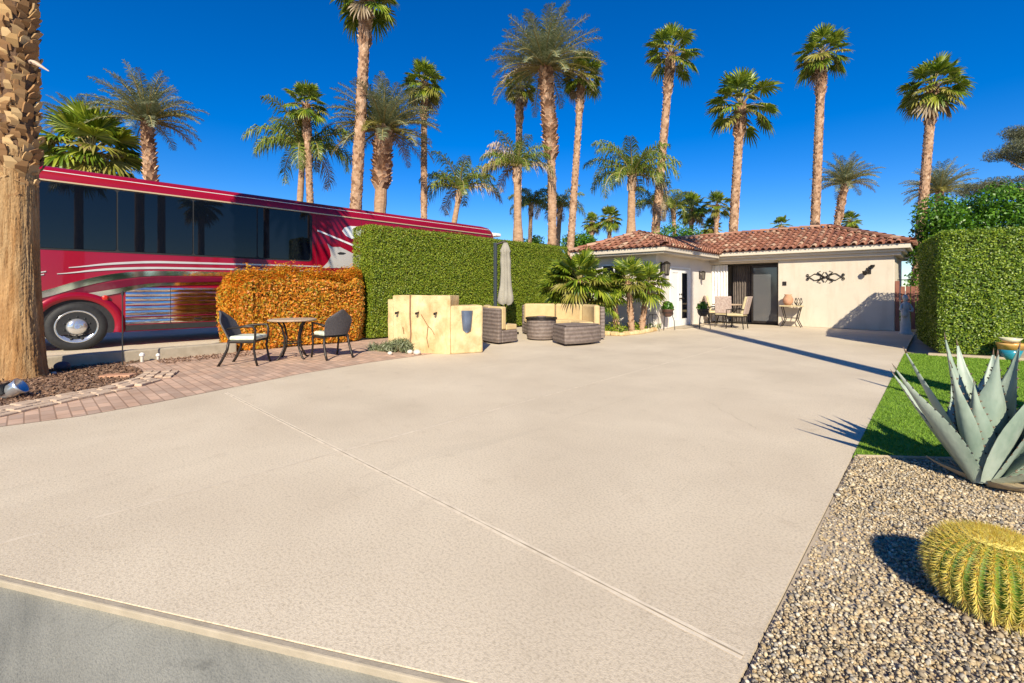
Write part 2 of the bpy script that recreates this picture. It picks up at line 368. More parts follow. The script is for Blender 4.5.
# ================================================================== GROUND
gb = MB().add([(-900, -900, -.06), (900, -900, -.06), (900, 900, -.06), (-900, 900, -.06)], [(0, 1, 2, 3)])
structure(gb.build('ground', M_sand))
# street edge line
S0, S1 = G(0, 580), G(430, 680)
sdv = (S1 - S0).normalized()
def street_y(x): return S0.y + (x - S0.x) / sdv.x * sdv.y
XR, XJ, XL = -.47, -3.43, -6.45
# concrete drive panels with real joints between them
slab = [(XL - 1.0, street_y(XL - 1.0) + .034), (XR, street_y(XR) + .034), (XR, 18.4), (XL - 4, 18.4), (XL - 4, 1.7), (XL - 1.0, 1.7)]
structure(MB().prism(slab, -.05, 0).build('driveway', M_conc))
M_trow = mat('trowelled_concrete', (.68, .57, .43), (.77, .655, .50), scale=7, rough=.8, bump=.1, c3=(.46, .38, .28), scale3=18, w3=.6)
def ribbon(pts, hw, z, jit=0.0):
    vs = []
    for i, p in enumerate(pts):
        d = (pts[min(i + 1, len(pts) - 1)] - pts[max(i - 1, 0)]).normalized(); nn = Vector((-d.y, d.x, 0)); h_ = hw * (1 + random.uniform(-jit, jit))
        vs += [(p.x + nn.x * h_, p.y + nn.y * h_, z), (p.x - nn.x * h_, p.y - nn.y * h_, z)]
    return vs, [(2 * i, 2 * i + 1, 2 * i + 3, 2 * i + 2) for i in range(len(pts) - 1)]
tr = MB(); jn = MB(); k_ = 90
lineA = [Vector((XL + .02 + (XR - XL - .04) * i / k_, 1.7, 0)) for i in range(k_ + 1)]
lineB = [Vector((XJ, street_y(XJ) + .06 + (17.9 - street_y(XJ)) * i / 160, 0)) for i in range(161)]
tr.add(*ribbon(lineA, .021, .0012, .15)); tr.add(*ribbon(lineB, .012, .0008, .25)); jn.add(*ribbon(lineA, .0032, .0024, .5)); jn.add(*ribbon(lineB, .0011, .0019, .7))
structure(tr.build('driveway_trowelled_edge', M_trow)); structure(jn.build('driveway_joint', M_joint))
ck_ = MB()
for (u0, v0, u1, v1) in ((560, 420, 640, 395), (760, 430, 700, 400)):
    a, b = G(u0, v0), G(u1, v1); pts = []; off = 0; d = (b - a).normalized(); nn = Vector((-d.y, d.x, 0))
    for i in range(40): off += random.uniform(-.012, .012); pts.append(a.lerp(b, i / 39) + nn * off)
    ck_.add(*ribbon(pts, .0011, .0016, .8))
structure(ck_.build('driveway_crack', mat('crack_dirt', (.30, .245, .175), (.42, .35, .26), scale=30, rough=.95)))
# rolled lip and street
nrm = Vector((-sdv.y, sdv.x, 0))
lip = MB()
A = S0 - sdv * 14; B = S1 + sdv * 14
q = [A, B, B + nrm * .030, A + nrm * .030]
lip.prism([(p.x, p.y) for p in q], -.055, -.003)
structure(lip.build('kerb', M_lip, bevel=.006))
far = -nrm * 60
st = MB().add([A - sdv * 40 + Vector((0, 0, -.03)), A - sdv * 40 + far + Vector((0, 0, -.03)), B + sdv * 40 + far + Vector((0, 0, -.03)), B + sdv * 40 + Vector((0, 0, -.03))], [(0, 1, 2, 3)])
structure(st.build('street', M_street))
# pavers beside the drive
dl = [G(u, v) for u, v in ((0, 427), (80, 416.5), (150, 404), (220, 390), (300, 374), (370, 362.5), (432, 354))]
dl[0:0] = [Vector((-6.3, -2.2, 0))]
pv = MB()
pol = [(p.x, p.y) for p in dl] + [(-7.3, 6.6), (-10.6, 6.6), (-10.6, -2.2)]
pv.add([(x, y, .004) for x, y in pol], [tuple(range(len(pol)))])
o = structure(pv.build('paving', M_paver))
# raised brick edging, two courses that follow the planting bed
bedpx = [(-60, 421), (0, 408), (50, 398), (100, 388.5), (132, 380), (143, 373.5), (138, 368.5), (118, 366)]
bed = [G(u, v) for u, v in bedpx]
bedpoly = [(p.x, p.y) for p in bed] + [(-10.35, bed[-1].y + .5), (-10.35, -2.2), (bed[0].x - .2, -2.2)]
structure(MB().add([(x, y, .010) for x, y in bedpoly], [tuple(range(len(bedpoly)))]).build('planting_bed', M_dirt))
def along(pts, step):
    out = []; acc = 0
    for a, b in zip(pts[:-1], pts[1:]):
        L = (b - a).length; d = (b - a).normalized(); s = acc
        while s < L: out.append((a + d * s, d)); s += step
        acc = s - L
    return out
eb = MB()
for row, offs in enumerate((.07, .18, .30, .41)):
    for p, d in along(bed[:6], .205 if row % 2 else .215):
        nn = Vector((d.y, -d.x, 0)); c = p + nn * offs
        M = Matrix.Translation((c.x, c.y, 0)) @ Matrix.Rotation(math.atan2(d.y, d.x) + random.uniform(-.05, .05), 4, 'Z')
        z = .030 + random.uniform(-.006, .006)
        eb.box((-.093, -.048, 0), (.093, .048, z), M=M)
tag(eb.build('brick_edging', M_edge, bevel=.008), 'tan brick edging laid in courses around the palm planting bed', 'edging')
# mulch chips
def chips(name, poly_fn, n, xr, yr, size, matl, z0=.012):
    P = np.stack([rng.uniform(*xr, n), rng.uniform(*yr, n), np.full(n, z0)], axis=1)
    keep = np.array([poly_fn(p[0], p[1]) for p in P]); P = P[keep]; n = len(P)
    P[:, 2] += rng.random(n) * .02
    V, F = leaf_arrays(P, np.tile([0, 0, 1.0], (n, 1)), size, size * .45, spread=.9)
    return npmesh(name, V, F, matl)
def inpoly(x, y, poly):
    c = False; n = len(poly); j = n - 1
    for i in range(n):
        if (poly[i][1] > y) != (poly[j][1] > y) and x < (poly[j][0] - poly[i][0]) * (y - poly[i][1]) / (poly[j][1] - poly[i][1]) + poly[i][0]: c = not c
        j = i
    return c
stuff(tag(chips('bark_mulch', lambda x, y: inpoly(x, y, bedpoly), 15000, (-10.4, -6.5), (-2.2, 2.2), .05, M_mulch), 'dark brown bark mulch around the foot of the near palm', 'mulch'))
# fallen leaves and litter along the coach pad
stuff(tag(chips('leaf_litter', lambda x, y: True, 500, (-10.3, -9.6), (1.6, 3.2), .05, M_mulch, z0=.01), 'scattered dry leaves between the pavers and the coach pad kerb', 'leaf litter'))
# coach pad and its kerb
structure(MB().box((-18.5, -4, -.05), (-10.9, 14.5, .006)).build('coach_pad', M_conc))
ck = MB().box((-10.62, -3.0, -.05), (-10.40, 2.95, .20))
structure(ck.build('pad_kerb', M_lip, bevel=.02))

# gravel bed
T0, T1 = G(855, 457), G(950, 459.5)
tdv = (T1 - T0).normalized()
def turf_y(x): return T0.y + (x - XR) / tdv.x * tdv.y
def ico():
    t = (1 + 5 ** .5) / 2
    v = np.array([(-1, t, 0), (1, t, 0), (-1, -t, 0), (1, -t, 0), (0, -1, t), (0, 1, t), (0, -1, -t), (0, 1, -t), (t, 0, -1), (t, 0, 1), (-t, 0, -1), (-t, 0, 1)], float)
    v /= np.linalg.norm(v[0])
    f = np.array([(0, 11, 5), (0, 5, 1), (0, 1, 7), (0, 7, 10), (0, 10, 11), (1, 5, 9), (5, 11, 4), (11, 10, 2), (10, 7, 6), (7, 1, 8), (3, 9, 4), (3, 4, 2), (3, 2, 6), (3, 6, 8), (3, 8, 9), (4, 9, 5), (2, 4, 11), (6, 2, 10), (8, 6, 7), (9, 8, 1)])
    return v, f
def pebbles(name, n, xr, yr, cond, rad, matl, zbase):
    V0, F0 = ico()
    x = rng.uniform(*xr, n); y = rng.uniform(*yr, n); k = cond(x, y); x = x[k]; y = y[k]; n = len(x)
    r = rad * np.exp(rng.normal(size=n) * .32)
    S = r[:, None] * rng.uniform(.62, 1.3, (n, 3)); S[:, 2] *= .72
    A = rng.uniform(0, 2 * PI, n)
    V = V0[None] * rng.uniform(.78, 1.2, (n, 12, 1)) * S[:, None, :]
    tl = rng.normal(size=n) * .5
    yy = V[:, :, 1] * np.cos(tl)[:, None] - V[:, :, 2] * np.sin(tl)[:, None]; zz = V[:, :, 1] * np.sin(tl)[:, None] + V[:, :, 2] * np.cos(tl)[:, None]
    X = V[:, :, 0] * np.cos(A)[:, None] - yy * np.sin(A)[:, None]; Y = V[:, :, 0] * np.sin(A)[:, None] + yy * np.cos(A)[:, None]
    Pz = zbase + rng.random(n) * .016 + r * .2 + .012 * np.sin(x * 3.1) * np.cos(y * 2.3)
    V = np.stack([X + x[:, None], Y + y[:, None], zz + Pz[:, None]], axis=2).reshape(-1, 3)
    F = (F0[None] + (np.arange(n) * 12)[:, None, None]).reshape(-1, 3)
    return npmesh(name, V, F, matl)
structure(MB().add([(XR + .004, street_y(XR), -.012), (9, street_y(9), -.012), (9, turf_y(9), -.012), (XR + .004, T0.y, -.012)], [(0, 1, 2, 3)]).build('gravel_ground', M_sand))
def gcond(x, y):
    cx = x * CY + y * SY; cy_ = -x * SY + y * CY           # towards the camera's right / forward
    near = (cy_ > .75) & (cx < 1.25 * cy_ + .9) & (cx > 0)
    return (x > XR + .02) & (y < T0.y + (x - XR) / tdv.x * tdv.y - .03) & (y > street_y(XR) + (x - XR) / sdv.x * sdv.y) & near
stuff(tag(pebbles('gravel', 230000, (XR, 2.6), (.3, 6.8), gcond, .0060, M_grav, -.013), 'mixed tan and grey pebble gravel bed beside the driveway', 'gravel'))

# turf
tp = [(XR + .004, T0.y), (3.6, turf_y(3.6)), (3.6, 12.9), (XR + .004, 11.9)]
structure(MB().prism(tp, -.05, .004).build('lawn', M_turf))
n = 110000
x = rng.uniform(XR + .01, 2.6, n); y = rng.uniform(4.2, 12.1, n)
k = (y > T0.y + (x - XR) / tdv.x * tdv.y); x = x[k]; y = y[k]; n = len(x)
a = rng.uniform(0, 2 * PI, n); hh = rng.uniform(.014, .028, n); ww = .0035 + .002 * (y / 12)
V = np.stack([np.stack([x - np.cos(a) * ww, y - np.sin(a) * ww, np.full(n, .003)], 1), np.stack([x + np.cos(a) * ww, y + np.sin(a) * ww, np.full(n, .003)], 1),
              np.stack([x + rng.normal(size=n) * .012, y + rng.normal(size=n) * .012, hh], 1)], 1).reshape(-1, 3)
stuff(tag(npmesh('turf', V, np.arange(3 * n).reshape(-1, 3), M_blade), 'bright green short turf between driveway and clipped hedge', 'turf'))
te = MB()
te.tube([(XR + .03, T0.y, .008), (3.6, turf_y(3.6), .008)], .014, 6)
tag(te.build('turf_edging', mat('edging_tan', (.36, .28, .19), (.44, .35, .24), scale=9, rough=.9)), 'thin pale edging strip between the gravel bed and turf', 'edging')
bk = MB().prism([(XR + .35, 11.88), (4.2, 12.9), (4.2, 13.05), (XR + .35, 12.03)], -.04, .05)
structure(bk.build('hedge_kerb', mat('edging_tan', (0, 0, 0)), bevel=.015))

# ================================================================== HOUSE
def tile_face(mb, p0, p1, up, poly2, sp=.215, ln=.32, ri=.076, mi=0):
    """p0->p1 along the eave, up = unit vector up the slope; poly2 polygon in (s,t)"""
    e = (p1 - p0).normalized(); nrm = e.cross(up)
    if nrm.z < 0: nrm = -nrm
    smax = max(q[0] for q in poly2); tmax = max(q[1] for q in poly2); smin = min(q[0] for q in poly2)
    i = 0; s = smin + sp * .3
    while s < smax:
        t = -.06; j = 0
        while t < tmax:
            if inpoly(s, max(t + ln * .5, .02), poly2):
                js = s + random.uniform(-.008, .008); tw = random.uniform(-.008, .008)
                vs = []
                for (tt, rr, lift) in ((t, ri, .045), (t + ln * 1.08, ri * .8, .010)):
                    for k in range(7):
                        q = PI * k / 6
                        vs.append(p0 + e * (js + math.cos(q) * rr + (tw if tt > t else 0)) + up * tt + nrm * (math.sin(q) * rr * .95 + lift))
                for k in range(7):
                    q = PI * k / 6
                    vs.append(p0 + e * (js + math.cos(q) * (ri - .018)) + up * t + nrm * (math.sin(q) * (ri - .018) * .95 + .045))
                fs = [(k, k + 1, 8 + k, 7 + k) for k in range(6)] + [(k + 1, k, 14 + k, 15 + k) for k in range(6)]
                mb.add(vs, fs, mi)
            t += ln
        s += sp
def ridge_tiles(mb, a, b, r=.11, step=.34):
    d = (b - a); L = d.length; d.normalize(); side = d.cross(Vector((0, 0, 1))).normalized(); up = side.cross(d)
    s = 0
    while s < L:
        vs = []
        for (tt, rr) in ((s, r), (min(s + step * 1.1, L + .05), r * .86)):
            for k in range(7):
                q = PI * k / 6
                vs.append(a + d * tt + side * math.cos(q) * rr + up * (math.sin(q) * rr * .8 + .03 + (.02 if tt == s else 0)))
        mb.add(vs, [(k, k + 1, 8 + k, 7 + k) for k in range(6)], 0)
        s += step
SL = .38
def hip_roof(name, x0, x1, y0, y1, z, parent, faces='FRLB', deckmat=M_tile):
    """eave rectangle, ridge along the longer side"""
    wx, wy = x1 - x0, y1 - y0
    if wx >= wy:
        a = wy / 2; r0 = Vector((x0 + a, y0 + a, z + a * SL)); r1 = Vector((x1 - a, y0 + a, z + a * SL))
    else:
        a = wx / 2; r0 = Vector((x0 + a, y0 + a, z + a * SL)); r1 = Vector((x0 + a, y1 - a, z + a * SL))
    c = [Vector((x0, y0, z)), Vector((x1, y0, z)), Vector((x1, y1, z)), Vector((x0, y1, z))]
    cs = math.cos(math.atan(SL)); sn = math.sin(math.atan(SL)); L = a / cs
    mb = MB()
    if wx >= wy:
        quads = {'F': (c[0], c[1], r1, r0), 'R': (c[1], c[2], r1), 'B': (c[2], c[3], r0, r1), 'L': (c[3], c[0], r0)}
    else:
        quads = {'F': (c[0], c[1], r0), 'R': (c[1], c[2], r1, r0), 'B': (c[2], c[3], r1), 'L': (c[3], c[0], r0, r1)}
    deck = MB()
    for k, qd in quads.items():
        deck.add([p + Vector((0, 0, .0)) for p in qd], [tuple(range(len(qd)))])
        if k not in faces: continue
        e = (qd[1] - qd[0]).normalized(); inw = Vector((-e.y, e.x, 0)); up = inw * cs + Vector((0, 0, sn))
        W = (qd[1] - qd[0]).length
        poly = [(0, -.08), (W, -.08)] + ([(W - a, L), (a, L)] if len(qd) == 4 else [(W / 2, L)])
        tile_face(mb, qd[0], qd[1], up, poly)
    deck.add([(x0, y0, z), (x1, y0, z), (x1, y1, z), (x0, y1, z)], [(3, 2, 1, 0)])
    ends = ((c[0], r0), (c[1], r1 if wx >= wy else r0), (c[2], r1), (c[3], r0 if wx >= wy else r1))
    for p, q_ in ends: ridge_tiles(mb, p, q_)
    if (r1 - r0).length > .1: ridge_tiles(mb, r0, r1)
    rf = mb.build(name, M_tile, parent)
    deck.build('roof_deck', mat('roof_deck', (.20, .07, .045), (.26, .10, .06), rough=.95), rf)
    return rf

house = thing('house', 'low cream stucco house with red clay tile hip roofs behind the driveway', 'house', (0, 0, 0))
FY = 18.3; WX = -6.5; WY = 13.7
EZ = 2.68
# main facade with the recessed sliding-door opening
wl_ = MB()
xo1 = -4.12
wl_.box((xo1, FY, 0), (-.94, FY + .55, 2.55))
wl_.box((WX, FY + .002, 2.27), (xo1, FY + .55, 2.55))
wl_.box((-1.14, FY + .55, 0), (-.94, 22.2, 2.55))
wl_.box((-10.4, 22.0, 0), (-1.14, 22.2, 2.55))
wl_.box((xo1 + .002, FY + .55, 0), (xo1 + .15, 21.9, 2.55))
wl_.build('wall', M_stucco, house, bevel=.02)
# dim room behind the opening
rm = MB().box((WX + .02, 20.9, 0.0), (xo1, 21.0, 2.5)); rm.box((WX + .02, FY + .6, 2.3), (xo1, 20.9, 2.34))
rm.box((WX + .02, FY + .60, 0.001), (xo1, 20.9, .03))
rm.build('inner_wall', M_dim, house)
# cornice main: two stepped bands
cn = MB(); ov = .38
cn.box((WX + .4, FY - ov, 2.53), (-.94 + ov, 22.2 + ov, EZ)); cn.box((WX + .4, FY - .26, 2.44), (-.94 + .26, 22.2 + .26, 2.528)); cn.box((WX + .4, FY - .16, 2.34), (-.94 + .16, 22.2 + .16, 2.438))
cn.build('cornice', M_trim, house, bevel=.012)
hip_roof('roof', -11.0, -.94 + ov + .04, FY - ov - .04, 22.7, EZ + .002, house, faces='FRB')
# wing
wg = MB()
wg.box((-9.0, WY, 0), (WX, WY + .2, 2.5))
d0, d1 = 14.69, 16.37
wg.box((WX - .2, WY + .2, 0), (WX, d0, 2.5)); wg.box((WX - .2, d0, 2.06), (WX, d1, 2.5)); wg.box((WX - .2, d1, 0), (WX, FY + .55, 2.5))
wg.box((-9.0, WY + .2, 0), (-8.8, 19.5, 2.5))
wg.build('wall', mat('stucco_white', (.68, .61, .54), (.72, .65, .58), scale=2, rough=.9, bump=.2, bscale=120, bdist=.008), house, bevel=.015)
ov2 = .5
fc = MB()
fc.box((-9.0 - ov2, WY - ov2, 2.46), (WX + ov2, FY - ov - .01, 2.60))
fc.box((-9.0 - ov2 + .06, WY - ov2 + .06, 2.40), (WX + ov2 - .06, FY - ov - .06, 2.458))
fc.build('fascia', M_trim, house, bevel=.012)
hip_roof('roof', -9.0 - ov2 - .03, WX + ov2 + .03, WY - ov2 - .03, 20.3, 2.602, house, faces='FRL')
# wing front window, mostly behind the little palms
wf = MB().box((-8.5, WY - .03, 1.25), (-7.5, WY - .002, 2.15)); fr = wf.build('window', M_white, house, bevel=.006)
MB().box((-8.43, WY - .042, 1.31), (-8.03, WY - .03, 2.09)).build('pane', M_glass, fr); MB().box((-7.97, WY - .042, 1.31), (-7.57, WY - .03, 2.09)).build('pane', M_glass, fr)
# french doors on the wing's side: frame, two leaves
df = MB()
df.box((WX - .02, d0, 0), (WX + .03, d0 + .06, 2.06)).box((WX - .02, d1 - .06, 0), (WX + .03, d1, 2.06)).box((WX - .02, d0 + .06, 2.0), (WX + .03, d1 - .06, 2.06))
df.build('door_frame', M_white, house, bevel=.006)
dm = (d0 + d1) / 2
for i, (a, b) in enumerate(((d0 + .065, dm - .004), (dm + .004, d1 - .065))):
    lf = MB(); X0, X1 = WX - .045, WX + .004
    lf.box((X0, a, .03), (X1, a + .14, 1.99)).box((X0, b - .14, .03), (X1, b, 1.99)).box((X0, a + .14, .03), (X1, b - .14, .27)).box((X0, a + .14, 1.86), (X1, b - .14, 1.99))
    leaf = lf.build('door', M_white, house, bevel=.006)
    leaf['label'] = 'white door leaf with flat white infill' if i == 0 else 'white door leaf with dark glass'
    MB().box((X0 + .02, a + .14, .27), (X0 + .032, b - .14, 1.86)).build('infill' if i == 0 else 'pane', M_white if i == 0 else M_glass, leaf)  # flat white sheet in the left leaf, dark glass in the right
    hb = MB(); hy = b - .07 if i == 0 else a + .07
    hb.tube([(X1, hy, .98), (X1 + .06, hy, .98)], .022, 10); hb.tube([(X1 + .06, hy, .98), (X1 + .06, hy - .1 if i == 0 else hy + .1, .98)], .012, 8); MB().tube([(X1, hy, 1.12), (X1 + .025, hy, 1.12)], .025, 10).build('lock', M_dark, leaf)
    hb.build('handle', M_dark, leaf)
MB().box((WX, d0 - .05, .002), (WX + .5, d1 + .05, .035)).build('door_step', M_lip, house, bevel=.01)
# sliding door: dark frame, fixed panel, curtains
sf = MB(); ys_ = FY + .46
sf.box((WX + .002, ys_, 0.0), (WX + .12, ys_ + .08, 2.26)).box((xo1 - .06, ys_, 0), (xo1 - .002, ys_ + .08, 2.26)).box((WX + .12, ys_, 2.19), (xo1 - .06, ys_ + .08, 2.26)).box((WX + .12, ys_, 0.0), (xo1 - .06, ys_ + .08, .035))
sf.build('sliding_door_frame', M_dark, house, bevel=.005)
px0 = DYp(752, 300, ys_).x; px1 = xo1 - .065
pnl = MB(); yy0, yy1 = ys_ - .06, ys_ - .01
pnl.box((px0, yy0, .04), (px0 + .06, yy1, 2.18)).box((px1 - .06, yy0, .04), (px1, yy1, 2.18)).box((px0 + .06, yy0, .04), (px1 - .06, yy1, .12)).box((px0 + .06, yy0, 2.10), (px1 - .06, yy1, 2.18))
pd = pnl.build('sliding_door', M_dark, house, bevel=.004)
MB().box((px0 + .06, yy0 + .02, .12), (px1 - .06, yy0 + .03, 2.10)).build('pane', mat('grey_glass', (.10, .10, .105), rough=.08, spec=.9), pd)
def curtain(x0, x1, y, z0, z1, matl, amp=.05, waves=5, tie=0.0):
    b = MB(); n = 60; vs = []; rows = 8
    for j in range(rows + 1):
        z = z0 + (z1 - z0) * j / rows
        for i in range(n + 1):
            s = i / n; xx = x0 + (x1 - x0) * s
            if tie: xx = x0 + (xx - x0) * (1 - tie * math.sin(PI * j / rows * .9))
            vs.append((xx, y + amp * math.sin(s * waves * 2 * PI) * (1 + .3 * math.sin(j + s * 9)), z))
    fs = [(j * (n + 1) + i, j * (n + 1) + i + 1, (j + 1) * (n + 1) + i + 1, (j + 1) * (n + 1) + i) for j in range(rows) for i in range(n)]
    return b.add(vs, fs).build('curtain', matl, house, smooth=True)
c0 = DYp(711, 290, FY + .3).x; c1 = DYp(728, 290, FY + .3).x
curtain(c0, c1, FY + .28, .05, 2.24, M_curtw, .04, 6)['label'] = 'white outdoor curtain'
curtain(c1 + .05, px0 + .05, FY + .75, .05, 2.2, M_curtd, .035, 9)['label'] = 'brown inner curtain'

def lantern(loc, ang, s, label, name='wall_lantern'):
    t = thing(name, label, 'wall light', loc, ang)
    b = MB(); b.box((-.05 * s, -.02, -.13 * s), (.05 * s, 0, .13 * s)); b.tube([(0, -.02, .06 * s), (0, -.08 * s, .12 * s), (0, -.13 * s, .13 * s)], .012 * s, 6)
    b.build('bracket', M_dark, t)
    b = MB(); b.lathe([(.02, .14), (.075, .10), (.085, .09)], (0, -.13 * s, 0), 8) if s == 1 else b.lathe([(.02 * s, .14 * s), (.075 * s, .10 * s), (.085 * s, .09 * s)], (0, -.13 * s, 0), 8)
    b.lathe([(.035 * s, -.17 * s), (.05 * s, -.15 * s), (.055 * s, -.13 * s)], (0, -.13 * s, 0), 8)
    for k in range(4):
        q = PI / 4 + k * PI / 2
        b.tube([(.05 * s * math.cos(q), -.13 * s + .05 * s * math.sin(q), -.14 * s), (.072 * s * math.cos(q), -.13 * s + .072 * s * math.sin(q), .09 * s)], .006 * s, 5)
    b.build('cage', M_dark, t)
    MB().lathe([(.04 * s, -.13 * s), (.062 * s, .09 * s)], (0, -.13 * s, 0), 10).build('lamp_glass', mat('lantern_glass', (.14, .12, .10), rough=.15), t)
    return t
p = DX(661, 268, WX + .003); lantern(p, R(90), 1.5, 'dark tall wall lantern left of the white french doors')
p = DX(699.5, 275, WX + .003); lantern(p, R(90), 1.1, 'dark small wall lantern in the corner right of the white french doors')
p = DYp(868, 271, FY - .003)
t = thing('wall_sconce', 'dark curled iron wall sconce at the right end of the cream facade', 'wall light', p)
b = MB(); b.tube([(.12, -.02, .14), (.03, -.07, .13), (-.02, -.09, .05), (.04, -.05, 0), (-.02, -.1, -.04)], .018, 6); b.box((-.04, -.02, -.09), (.08, 0, .1)); b.build('bracket', M_dark, t)
MB().lathe([(.02, -.14), (.06, -.10), (.08, -.02), (.07, .0)], (-.06, -.13, 0), 10).build('lamp_shade', M_dark, t)
MB().lathe([(.02, -.04), (.05, -.02), (.06, .05)], (.12, -.05, .14), 10).build('lamp_shade', M_dark, t)
# scrolled iron wall art
p = DYp(825, 277, FY - .02)
art = MB()
def spiral(cx, cz, r, a0, turns, sgn, n=18):
    return [(cx + r * (1 - .8 * i / n) * math.cos(a0 + sgn * turns * 2 * PI * i / n), 0, cz + r * (1 - .8 * i / n) * math.sin(a0 + sgn * turns * 2 * PI * i / n)) for i in range(n + 1)]
for sg in (-1, 1):
    art.tube([(sg * x_, 0, z_) for x_, z_ in ((.05, .0), (.16, .10), (.30, .11), (.42, .02), (.50, .03))], .014, 5)
    art.tube([(sg * x_, 0, z_) for x_, z_ in ((.05, .0), (.16, -.10), (.30, -.11), (.42, -.02), (.50, -.03))], .014, 5)
    art.tube(spiral(sg * .49, .07, .05, -PI / 2, 1.1, sg), .012, 5); art.tube(spiral(sg * .49, -.07, .05, PI / 2, 1.1, -sg), .012, 5)
    art.tube([(sg * .02, 0, -.17), (sg * .13, 0, 0), (sg * .02, 0, .17)], .014, 5)
    art.tube([(0, 0, 0), (sg * .22, 0, .16), (sg * .12, 0, .20)], .012, 5); art.tube([(0, 0, 0), (sg * .22, 0, -.16), (sg * .12, 0, -.20)], .012, 5)
art.tube([(-.24, 0, -.1), (.24, 0, .1)], .013, 5); art.tube([(-.24, 0, .1), (.24, 0, -.1)], .013, 5)
art.lathe([(.05, -.02), (.05, .02)], (0, 0, 0), 10)
tag(art.build('wall_art', M_dark, loc=p), 'dark scrolled iron wall art on the sunlit cream facade', 'wall art')
p = DYp(784.5, 283.5, FY - .003)
MB().box((p.x - .06, FY - .02, p.z - .07), (p.x + .06, FY - .001, p.z + .07)).build('wall_plaque_frame', M_dark, None)
o = bpy.data.objects['wall_plaque_frame']; o.name = 'wall_plaque'; tag(o, 'small square dark plaque beside the sliding door', 'plaque')
# gate at the right corner
t = thing('gate', 'brown slatted timber gate at the right corner of the house', 'gate', (-.93, FY + .06, 0))
MB().box((0, -.04, 0), (.1, .06, 1.55)).build('post', M_gate, t, bevel=.008); MB().box((1.1, -.04, 0), (1.2, .06, 1.55)).build('post', M_gate, t, bevel=.008)
gs = MB()
for i in range(8): gs.box((.13 + i * .12, -.01, .08), (.13 + i * .12 + .10, .02, 1.38))
gs.build('slat_panel', M_gate, t); MB().tube([(.05, 0, 1.58), (1.15, 0, 1.58)], .014, 6).build('top_rail', M_dark, t)

# ================================================================== COACH
BX = -13.2; B0, B1 = -1.35, 13.2; BW = 2.6; BT = 3.84
coach = thing('motor_coach', 'long red motor coach with dark windows and silver swooshes parked behind the hedges', 'coach', (0, 0, 0))
def cross(inset=0.0, zt=BT, zb=.34):
    pr = []
    for (x, z) in ((0, zb), (0, zt - .34)): pr.append((x, z))
    for k in range(1, 7):
        q = PI / 2 * k / 6; pr.append((-.30 + .30 * math.cos(q), zt - .34 + .34 * math.sin(q)))
    half = pr
    out = [(BX + x - inset if True else 0, z) for x, z in half]
    out += [(BX - BW - x + inset, z) for x, z in reversed(half)]
    return out
body = MB(); secs = []
ysec = [(B0, .35, BT - .45), (B0 + .12, .12, BT - .18), (B0 + .5, 0, BT), (B1 - .6, 0, BT), (B1 - .25, .02, BT - .03), (B1 - .08, .07, BT - .12), (B1, .2, BT - .3)]
n = len(cross())
vs = []
for (yy, ins, zt) in ysec: vs += [(x, yy, z) for x, z in cross(ins, zt)]
fs = [(i * n + k, (i + 1) * n + k, (i + 1) * n + (k + 1) % n, i * n + (k + 1) % n) for i in range(len(ysec) - 1) for k in range(n)]
fs += [tuple(range(n)), tuple(reversed(range((len(ysec) - 1) * n, len(ysec) * n)))]
bo = body.add(vs, fs).build('body', M_red, coach); 
import bmesh
bm = bmesh.new(); bm.from_mesh(bo.data); bmesh.ops.recalc_face_normals(bm, faces=bm.faces); bm.to_mesh(bo.data); bm.free()
for f in bo.data.polygons: f.use_smooth = True
mod = bo.modifiers.new('edge', 'EDGE_SPLIT'); mod.split_angle = R(35)
def side_strip(name, top, bot, matl, out=.004, th=.01, n=40):
    """graphic or panel lying on the coach side, edges given as photo points on that side"""
    def samp(L):
        pts = [DX(u, v, BX) for u, v in L]; ypos = [p.y for p in pts]; zz = [p.z for p in pts]; return ypos, zz
    yt, zt = samp(top); yb, zb = samp(bot)
    ya = max(min(yt), min(yb)); ye = min(max(yt), max(yb))
    Y_ = np.linspace(ya, ye, n)
    def sm(Y, yk, zk):
        z = np.interp(Y, yk, zk); k = np.ones(5) / 5; zp = np.pad(z, 2, mode='edge'); return np.convolve(zp, k, 'valid')
    Zt, Zb = sm(Y_, yt, zt), sm(Y_, yb, zb)
    b = MB(); vs = []
    for y_, a, c in zip(Y_, Zt, Zb): vs += [(BX + out + th, y_, a), (BX + out + th, y_, c), (BX, y_, a), (BX, y_, c)]
    fs = []
    for i in range(n - 1):
        q = i * 4; fs += [(q, q + 1, q + 5, q + 4), (q + 2, q, q + 4, q + 6), (q + 1, q + 3, q + 7, q + 5)]
    return b.add(vs, fs).build(name, matl, coach)
# roof edge lines
side_lines = ((3.50, .016, .022, M_rubline, 'drip_rail'), (3.70, .008, .010, M_pearl, 'stripe'))
for z, hz, outx, mm, nm in side_lines:
    xx = BX + .002 if z < 3.55 else BX - .30 + .30 * math.cos(math.asin(min(1, (z - BT + .34) / .34)))
    MB().box((xx - .02, B0 + .5, z - hz), (xx + outx, B1 - .3, z + hz)).build(nm, mm, coach, bevel=.004)
